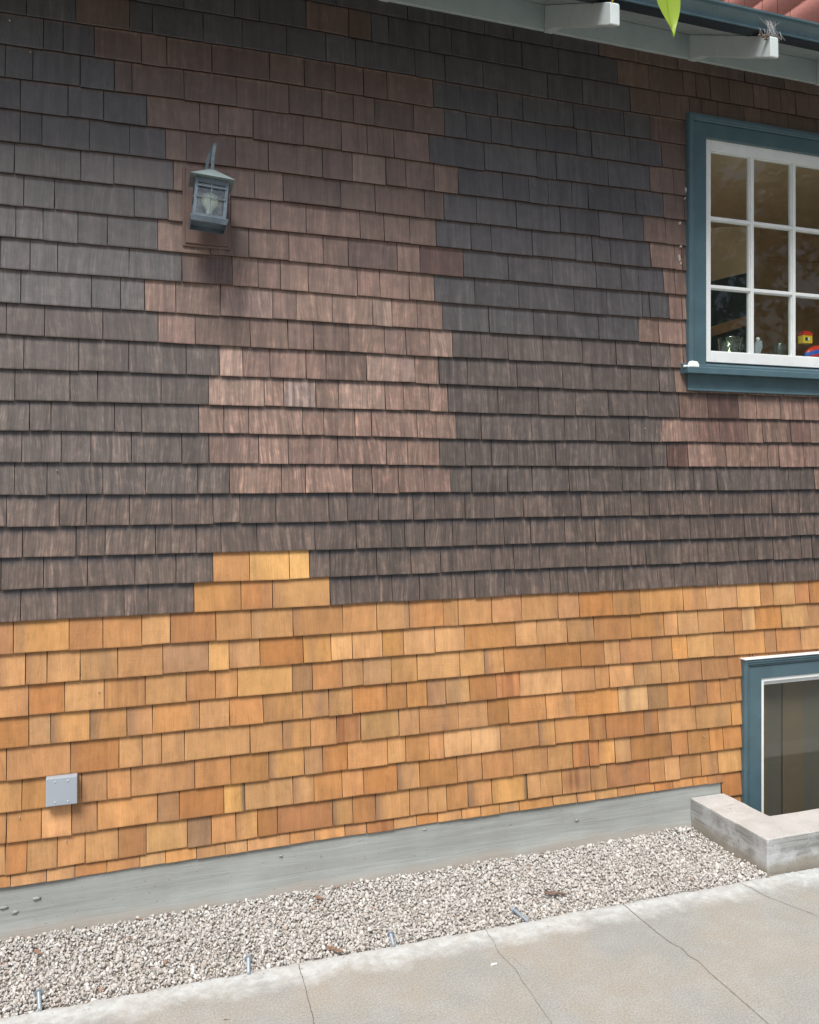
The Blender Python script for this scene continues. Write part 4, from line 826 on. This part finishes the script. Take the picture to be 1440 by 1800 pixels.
# ------------------------------------------------------------ ground: earth, slab, gravel, kerb
bm = bmesh.new()
def sheet(bm, x0, x1, y0, y1, z):
    bm.faces.new([bm.verts.new(p) for p in ((x0, y0, z), (x1, y0, z), (x1, y1, z), (x0, y1, z))])
sheet(bm, -80, 80, -80, 80, -.72)
tag(bmobj('ground', bm, M_EARTH), kind='structure')
bm = bmesh.new(); box(bm, -6, 2.99, -.60, -.007, -.5, -.016)
tag(bmobj('gravel_bed', bm, M_EARTH), kind='structure')
# slab with a broken front edge
edge = lambda x: -.540 - .013*x
ns = 1100; xs = np.linspace(-7, 9, ns+1); ex = RNG.normal(0, 1, ns+1)
sm_ = np.convolve(ex, np.ones(5)/5, 'same')*.0045 + np.convolve(RNG.normal(0, 1, ns+1), np.ones(21)/21, 'same')*.010 + ex*.0012
ye = edge(xs)+sm_
rows_ = []
zj = RNG.normal(0, .0012, ns+1)
rows_.append(np.stack([xs, ye+.003, np.full_like(xs, -.30)], 1)); rows_.append(np.stack([xs, ye+.002, -.020+zj], 1)); rows_.append(np.stack([xs, ye-.002, -.0045+zj], 1))
rows_.append(np.stack([xs, ye-.010, -.0012+zj*.4], 1)); rows_.append(np.stack([xs, ye-.035, xs*0], 1)); rows_.append(np.stack([xs, xs*0-1.6, xs*0], 1)); rows_.append(np.stack([xs, xs*0-14, xs*0-.05], 1))
V = np.concatenate(rows_); n1 = ns+1; i = np.arange(ns); Fq = np.concatenate([np.stack([k*n1+i, (k+1)*n1+i, (k+1)*n1+i+1, k*n1+i+1], 1) for k in range(len(rows_)-1)])
slab = link('pavement', make_mesh('pavement', V, Fq), M_SLAB, None, True); tag(slab, kind='structure')
def crack(pts, w0, seed, jit=.004):
    rr = random.Random(seed); P = [Vector((*p, 0)) for p in pts]; L = []
    for p, q in zip(P, P[1:]):
        n = max(2, int((q-p).length/.008))
        for k in range(n): L.append(p.lerp(q, k/n))
    L.append(P[-1]); off = 0; bm = bmesh.new(); prev_ = None
    for k, p in enumerate(L):
        t = (L[min(k+1, len(L)-1)]-L[max(k-1, 0)]).normalized(); nn = Vector((-t.y, t.x, 0)); off = off*.88+rr.gauss(0, jit*.35)
        c = p + nn*off; wd = w0*.8*(.35+.65*rr.random())*(1-.5*k/len(L))
        a_ = bm.verts.new((c.x+nn.x*wd, c.y+nn.y*wd, .0016)); b_ = bm.verts.new((c.x-nn.x*wd, c.y-nn.y*wd, .0016))
        if prev_: bm.faces.new((prev_[0], a_, b_, prev_[1]))
        prev_ = (a_, b_)
    bmobj('crack', bm, M_CRACK, slab)
crack([(.673, -.565), (.670, -.60), (.662, -.75), (.651, -.93), (.640, -1.3), (.63, -2.2)], .0026, 1, .002)
crack([(1.441, -.572), (1.437, -.66), (1.424, -.75), (1.436, -.87), (1.412, -1.0), (1.405, -1.16), (1.38, -1.5), (1.39, -2.2)], .0016, 2, .004)
crack([(2.087, -.578), (2.088, -.70), (2.089, -.90), (2.106, -.96), (2.098, -1.01), (2.110, -1.05), (2.100, -1.2), (2.092, -1.44), (2.08, -2.4)], .0026, 3, .0022)
crack([(2.690, -.585), (2.712, -.66), (2.716, -.73), (2.742, -.80), (2.775, -.88), (2.803, -.95), (2.85, -1.1), (2.9, -1.6)], .0017, 4, .004)
crack([(1.46, -.80), (1.468, -.86), (1.475, -.90)], .0009, 5, .003)
# kerb round the window well
cb = empty('window_well_curb', (3.1, -.4, 0), 'L shaped rough concrete curb around the basement window well at right', 'curb')
def curbbox(name, x0, x1, y0, y1, z0, z1, seed):
    bm = bmesh.new(); box(bm, x0, x1, y0, y1, z0, z1)
    bmesh.ops.bevel(bm, geom=[e for e in bm.edges], offset=.006, segments=2, affect='EDGES')
    o = bmobj(name, bm, M_CURB, cb)
    return o
pts = [(2.880, -.008), (3.092, -.008), (3.098, -.337), (5.6, -.337), (5.6, -.557), (2.884, -.557)]
bm = bmesh.new(); prism(bm, pts, 'z', -.70, .156)
bmesh.ops.recalc_face_normals(bm, faces=bm.faces)
bmesh.ops.subdivide_edges(bm, edges=[e for e in bm.edges if e.calc_length() > .3], cuts=14, use_grid_fill=True)
bmesh.ops.triangulate(bm, faces=[f for f in bm.faces if len(f.verts) > 4])
for q in bm.verts:
    if q.co.z > .1: q.co.z += random.uniform(-.0012, .0012)
    q.co.x += .0015*math.sin(q.co.y*31); q.co.y += .0015*math.sin(q.co.x*23) if q.co.y < -.05 else 0
bmobj('curb_wall', bm, M_CURB, cb, bevel=.007, seg=3)

# stones
def ico():
    bm = bmesh.new(); bmesh.ops.create_icosphere(bm, subdivisions=1+1, radius=1); 
    bm.verts.ensure_lookup_table(); V = np.array([v.co[:] for v in bm.verts]); F_ = np.array([[v.index for v in f.verts] for f in bm.faces]); bm.free(); return V, F_
IV, IF = ico()
bm = bmesh.new(); bmesh.ops.create_icosphere(bm, subdivisions=2, radius=1); bm.verts.ensure_lookup_table()
IV = np.array([v.co[:] for v in bm.verts]); IF = np.array([[v.index for v in f.verts] for f in bm.faces]); bm.free()
def rocks(n=24):
    out_ = []
    for k in range(n):
        V = IV.copy(); nb = RNG.integers(7, 11)
        for _ in range(nb):
            d = RNG.normal(0, 1, 3); d /= np.linalg.norm(d); h = RNG.uniform(.48, .85); s = V @ d; m = s > h; V[m] -= np.outer(s[m]-h, d)
        V *= np.array((1, RNG.uniform(.62, .95), RNG.uniform(.5, .8))); out_.append(V)
    return out_
RK = rocks()
def scatter(P, S, colf):
    Vs = []; Fs = []; Cs = []; off = 0; nv = len(IV)
    for p, s in zip(P, S):
        q = RNG.normal(0, 1, 4); q /= np.linalg.norm(q); w_, x, y, z = q
        R = np.array([[1-2*(y*y+z*z), 2*(x*y-z*w_), 2*(x*z+y*w_)], [2*(x*y+z*w_), 1-2*(x*x+z*z), 2*(y*z-x*w_)], [2*(x*z-y*w_), 2*(y*z+x*w_), 1-2*(x*x+y*y)]])
        Vs.append((RK[RNG.integers(len(RK))]*s) @ R.T + p); Fs.append(IF+off); off += nv; Cs.append(np.tile(colf(), (nv, 1)))
    return np.concatenate(Vs), np.concatenate(Fs), np.concatenate(Cs)
def stonecol():
    k = RNG.random(); b = np.clip(RNG.normal(1, .13), .7, 1.3)
    c = np.array((.455, .440, .415)) if k < .68 else np.array((.55, .54, .515)) if k < .86 else np.array((.40, .36, .32)) if k < .996 else np.array((.34, .22, .17))
    return np.append(c*b, 1)
pts_ = []; sz = []
for layer, (zc_, dens_) in enumerate(((-.012, .0110), (-.003, .0108), (.003, .0135))):
    xs_ = np.arange(-1.6, 2.90, dens_); ys_ = np.arange(-.575, -.006, dens_)
    for x in xs_:
        for y in ys_:
            px, py = x+RNG.uniform(-.5, .5)*dens_, y+RNG.uniform(-.5, .5)*dens_
            if py > -.014 or py < edge(px)+.004 or px > 2.875: continue
            s = np.clip(RNG.lognormal(math.log(.0065), .36), .0035, .0150)
            if RNG.random() > (1, .62, .30)[layer]: continue
            near = np.clip((py+.14)/.14, 0, 1)
            pts_.append((px, py, zc_ + RNG.uniform(-.003, .003) - .001 + .004*near + .010*np.clip((px-2.3)/.55, 0, 1)*near + .003*math.sin(px*4.1)*math.sin(py*15))); sz.append(s)
for k in range(170):                                    # grit kicked up onto the slab edge
    px = RNG.uniform(-.6, 3.6); py = edge(px) - .006 - RNG.exponential(.022)
    if py > -.9: pts_.append((px, py, .0022)); sz.append(RNG.uniform(.0018, .0048))
V, Fq, Cc = scatter(np.array(pts_), np.array(sz), stonecol)
me = make_mesh('gravel', V, Fq, Cc); print('stones', len(pts_), 'verts', len(V))
tag(link('gravel', me, M_STONE), kind='stuff', label='pale crushed gravel filling the strip at the foot of the wall', cat='gravel')
# anchor bolts left in the cut edge of the slab
for k, (h, e_, lab) in enumerate((((-.236, -.469), (-.227, -.548), 'zinc bolt sticking out of the slab edge, leftmost of the four'),
        ((.496, -.499), (.485, -.572), 'zinc bolt sticking out of the slab edge left of the cedar chip'),
        ((1.057, -.515), (1.050, -.573), 'short zinc bolt sticking out of the slab edge right of the cedar chip'),
        ((1.637, -.507), (1.632, -.579), 'tilted zinc bolt at the slab edge, rightmost of the four'))):
    tiltx = .030 if k == 3 else 0
    A_ = Vector((h[0]-tiltx, h[1], .020)); B_ = Vector((e_[0], e_[1], .006)); dr = (B_-A_).normalized()
    b_ = empty('anchor_bolt', B_, lab, 'bolt', 'bolts along the slab edge')
    R_ = dr.to_track_quat('Z', 'Y').to_matrix().to_4x4(); L_ = (B_-A_).length
    bm = bmesh.new(); prof = []
    z = 0
    while z < L_: prof += [(.0056, z), (.0074, z+.0016), (.0056, z+.0032)]; z += .0038
    lathe(bm, prof, (0, 0, 0), 12)
    for q in bm.verts: q.co = Matrix.Translation(A_) @ R_ @ q.co
    bmobj('shank', bm, M_ZINC, b_)
    bm = bmesh.new(); lathe(bm, [(.0150, 0), (.0155, .001), (.0150, .0026)], (0, 0, 0), 20)
    for q in bm.verts: q.co = Matrix.Translation(A_) @ R_ @ q.co
    bmobj('washer', bm, M_ZINC, b_)
    bm = bmesh.new(); lathe(bm, [(.0105, -.0100), (.0120, -.008), (.0120, -.0003)], (0, 0, 0), 6)
    for q in bm.verts: q.co = Matrix.Translation(A_) @ R_ @ q.co
    bmobj('head', bm, M_ZINC, b_)
# litter
def sliver(name, label, cat, p, q, w_, th, mat, z=.012):
    a_, b_ = Vector((*p, z)), Vector((*q, z-.006)); d = (b_-a_); L_ = d.length; R_ = d.normalized().to_track_quat('X', 'Z').to_matrix().to_4x4()
    bm = bmesh.new(); box(bm, 0, L_, -w_/2, w_/2, -th/2, th/2)
    bmesh.ops.subdivide_edges(bm, edges=bm.edges[:], cuts=2, use_grid_fill=True)
    for v in bm.verts: v.co += Vector([random.uniform(-.12, .12)*w_ for _ in range(3)]); v.co.y *= 1-.6*(v.co.x/L_)**2; v.co = Matrix.Translation(a_) @ R_ @ v.co
    return tag(bmobj(name, bm, mat), label, cat)
sliver('cedar_chip', 'orange brown cedar chip lying on the gravel at the slab edge', 'wood chip', (.796, -.512), (.850, -.560), .016, .006, M_CHIP, .018)
sliver('dry_leaf', 'curled dark dry leaf on the gravel near the rightmost bolt', 'leaf', (1.80, -.415), (1.885, -.445), .022, .004, M_DRY, .020)
sliver('dry_leaf', 'small rust brown dry leaf on the gravel in front of the foundation middle', 'leaf', (.845, -.11), (.875, -.13), .016, .003, M_CHIP, .018)
sliver('dry_leaf', 'reddish dry leaf on the gravel at the far left', 'leaf', (-.27, -.165), (-.245, -.19), .014, .003, M_CHIP, .018)
sliver('twig', 'thin dark twig lying on the slab below the gravel at left', 'twig', (.365, -.81), (.40, -.815), .0022, .0018, M_DRY, .003)
bm = bmesh.new(); lump(bm, (1.366, -.817, .004), .008, 1.3, .8, .5, 9, .4, 1); lump(bm, (1.378, -.813, .003), .005, 1, 1, .5, 10, .4, 1)
tag(bmobj('paint_scrap', bm, M_PUTTY), 'tiny white scrap lying alone on the slab between two cracks', 'scrap')
for k, (x, y) in enumerate(((.10, -.03), (.23, -.035), (.95, -.03), (1.02, -.03), (1.55, -.035), (1.98, -.04))):
    o = sliver('bark_shred', 'rusty bark shred on the gravel against the foundation', 'shred', (x, y), (x+.03, y-.008), .007, .002, M_DRY if k % 2 else M_CHIP, .010); o['group'] = 'bark shreds along the foundation foot'

# ------------------------------------------------------------ cobweb on the right rafter tail
wb = random.Random(3); bm = bmesh.new()
cx_ = 2.880
for k in range(20):
    x = cx_ + wb.gauss(0, .035); zt = 3.945 + wb.uniform(-.012, .012)
    x2 = cx_ + wb.gauss(0, .016); mid = Vector(((x+x2)/2+wb.gauss(0, .008), -.595, (zt+3.875)/2))
    tube(bm, [(x, -.588, zt), mid, (x2, -.602+wb.uniform(-.004, .02), 3.866+wb.uniform(-.004, .008))], wb.uniform(.0003, .0006), 3, False)
for k in range(12):
    x = cx_+wb.uniform(-.08, .08); tube(bm, [(x, -.575, 3.912), (x+wb.gauss(0, .02), -.60, 3.86)], .0005, 3, False)
tube(bm, [(2.905, -.60, 3.775), (2.925, -.57, 3.84), (2.95, -.55, 3.905)], .0007, 3, False)
tag(bmobj('cobweb', bm, M_WEB), 'dusty cobweb strung from the gutter to the right rafter end', 'cobweb')
bm = bmesh.new()
for k in range(9): lump(bm, (cx_-.035+wb.gauss(0, .012), -.590+wb.uniform(-.01, .01), 3.866+wb.gauss(0, .006)), .006, 1.3, 1, .8, k, .4, 1)
for k in range(5): lump(bm, (cx_+.035+wb.gauss(0, .006), -.590, 3.864+wb.gauss(0, .005)), .004, 1.3, 1, .8, k, .4, 1)
o = bmobj('web_debris', bm, M_DRY)
tag(o, 'dark clump of debris caught beside the cobweb under the gutter', 'debris')

# ------------------------------------------------------------ leaves hanging close to the camera
br = empty('leafy_branch', (.9, -2.46, 2.86), 'branch just above the picture with yellow green leaves hanging in front of the gutter', 'branch')
bm = bmesh.new(); tube(bm, [(.2, -2.6, 3.00), (.6, -2.5, 2.86), (.95, -2.46, 2.815), (1.35, -2.42, 2.84)], [.006, .005, .0035, .002], 8); bmobj('twig', bm, M_BARK, br, True)
def leaf(tip, L_, wd, lean, mat):
    bm = bmesh.new(); n = 12; prev_ = None
    for k in range(n+1):
        t = k/n; w_ = wd*math.sin(math.pi*min(1, t**.95))**1.35 + .0008 if 0 < t < 1 else .0006
        c = Vector(tip) + Vector((lean*t*L_, .01*math.sin(t*3), t*L_))
        row = [bm.verts.new(c + Vector((s*w_/2, abs(s)*-.004*(1), abs(s)*.004))) for s in (-1, -.5, 0, .5, 1)]
        if prev_:
            for i in range(4): bm.faces.new((prev_[i], prev_[i+1], row[i+1], row[i]))
        prev_ = row
    tube(bm, [Vector(tip)+Vector((lean*L_, 0, L_-.002)), Vector(tip)+Vector((lean*L_*1.1, .012, L_+.05))], .0009, 5)
    o = bmobj('leaf', bm, mat, br, True)
    bm = bmesh.new(); tube(bm, [Vector(tip)+Vector((lean*t*L_, .01*math.sin(t*3)-.0006, t*L_)) for t in (0, .25, .5, .75, 1)], [.0003, .0006, .0008, .0009, .001], 5)
    bmobj('leaf_vein', bm, mat, o, True); return o
def mat_tl(name, c):
    t = NT(name); t.done(c, .45, .4); tl = t.n('BsdfTranslucent'); tl.inputs[0].default_value = (*[min(1, q*1.6) for q in c], 1); mx = t.n('MixShader'); mx.inputs[0].default_value = .5
    t.l(t.p.outputs[0], mx.inputs[1]); t.l(tl.outputs[0], mx.inputs[2]); t.l(mx.outputs[0], t.t.nodes['Material Output'].inputs[0]); return t.m
M_LG = mat_tl('yellow green leaf', (.34, .50, .06)); M_LY = mat_tl('yellow leaf', (.62, .48, .05))
leaf((.935, -2.485, 2.612), .155, .052, -.10, M_LG)
leaf((.826, -2.46, 2.665), .11, .040, .10, M_LY)
leaf((1.190, -2.56, 2.668), .11, .040, .20, M_LY)

# ------------------------------------------------------------ trees across the yard: two reflected in the panes, two unseen ones added to block low sky
def tree(loc, H, R_, seed, label):
    r_ = np.random.default_rng(seed); t = empty('garden_tree', loc, label, 'tree', 'trees reflected in the window panes and unseen trees added to block low sky')
    bm = bmesh.new(); tube(bm, [loc, (loc[0]+.1, loc[1], loc[2]+H*.3), (loc[0]-.1, loc[1]+.1, loc[2]+H*.65)], [.22, .17, .08], 10)
    for k in range(7):
        a_ = k*.9+seed; tube(bm, [(loc[0], loc[1], loc[2]+H*(.28+.04*k)), (loc[0]+R_*.4*math.cos(a_), loc[1]+R_*.4*math.sin(a_), loc[2]+H*(.42+.05*k)), (loc[0]+R_*.75*math.cos(a_), loc[1]+R_*.75*math.sin(a_), loc[2]+H*(.5+.06*k))], [.09, .05, .02], 6)
    bmobj('trunk', bm, M_BARK, t, True)
    cl = []
    for k in range(70):
        d = r_.normal(0, 1, 3); d /= np.linalg.norm(d); rad = r_.random()**.45
        cl.append((loc[0]+d[0]*R_*rad, loc[1]+d[1]*R_*rad, loc[2]+H*.62+d[2]*H*.40*rad, r_.uniform(.35, .8), r_.uniform(.7, 1.35)))
    P = []; Cc = []
    for (x, y, z, rr_, br_) in cl:
        n = 130; d = r_.normal(0, 1, (n, 3)); d /= np.linalg.norm(d, axis=1)[:, None]; q = d*rr_*(r_.random((n, 1))**.4) + np.array((x, y, z))
        a_ = r_.normal(0, 1, (n, 3)); a_ /= np.linalg.norm(a_, axis=1)[:, None]; b_ = np.cross(a_, r_.normal(0, 1, (n, 3))); b_ /= np.linalg.norm(b_, axis=1)[:, None]; s = r_.uniform(.05, .09, (n, 1))
        P.append(np.stack([q-a_*s*1.6, q+b_*s*.7, q+a_*s*1.6, q-b_*s*.7], 1).reshape(-1, 3))
        c = np.array((.085, .115, .035))*br_*r_.uniform(.8, 1.2, (n, 1)); Cc.append(np.repeat(np.concatenate([c, np.ones((n, 1))], 1), 4, 0))
    V = np.concatenate(P); Fq = np.arange(len(V)).reshape(-1, 4)
    link('crown', make_mesh('crown', V, Fq, np.concatenate(Cc)), M_LEAF, t)
tree((12.0, -11.5, -.72), 12.5, 3.9, 2, 'tall leafy tree reflected in the left columns of panes of the upper window')
tree((18.5, -12.0, -.72), 12.0, 4.6, 3, 'broad leafy tree reflected in the right columns of panes of the upper window')
tree((6.3, -11.0, -.72), 8.5, 3.2, 4, 'unseen lower leafy tree added behind the camera to block low sky')
tree((-7.5, -10.5, -.72), 9.5, 3.8, 5, 'unseen leafy tree added behind the camera at left to block low sky')
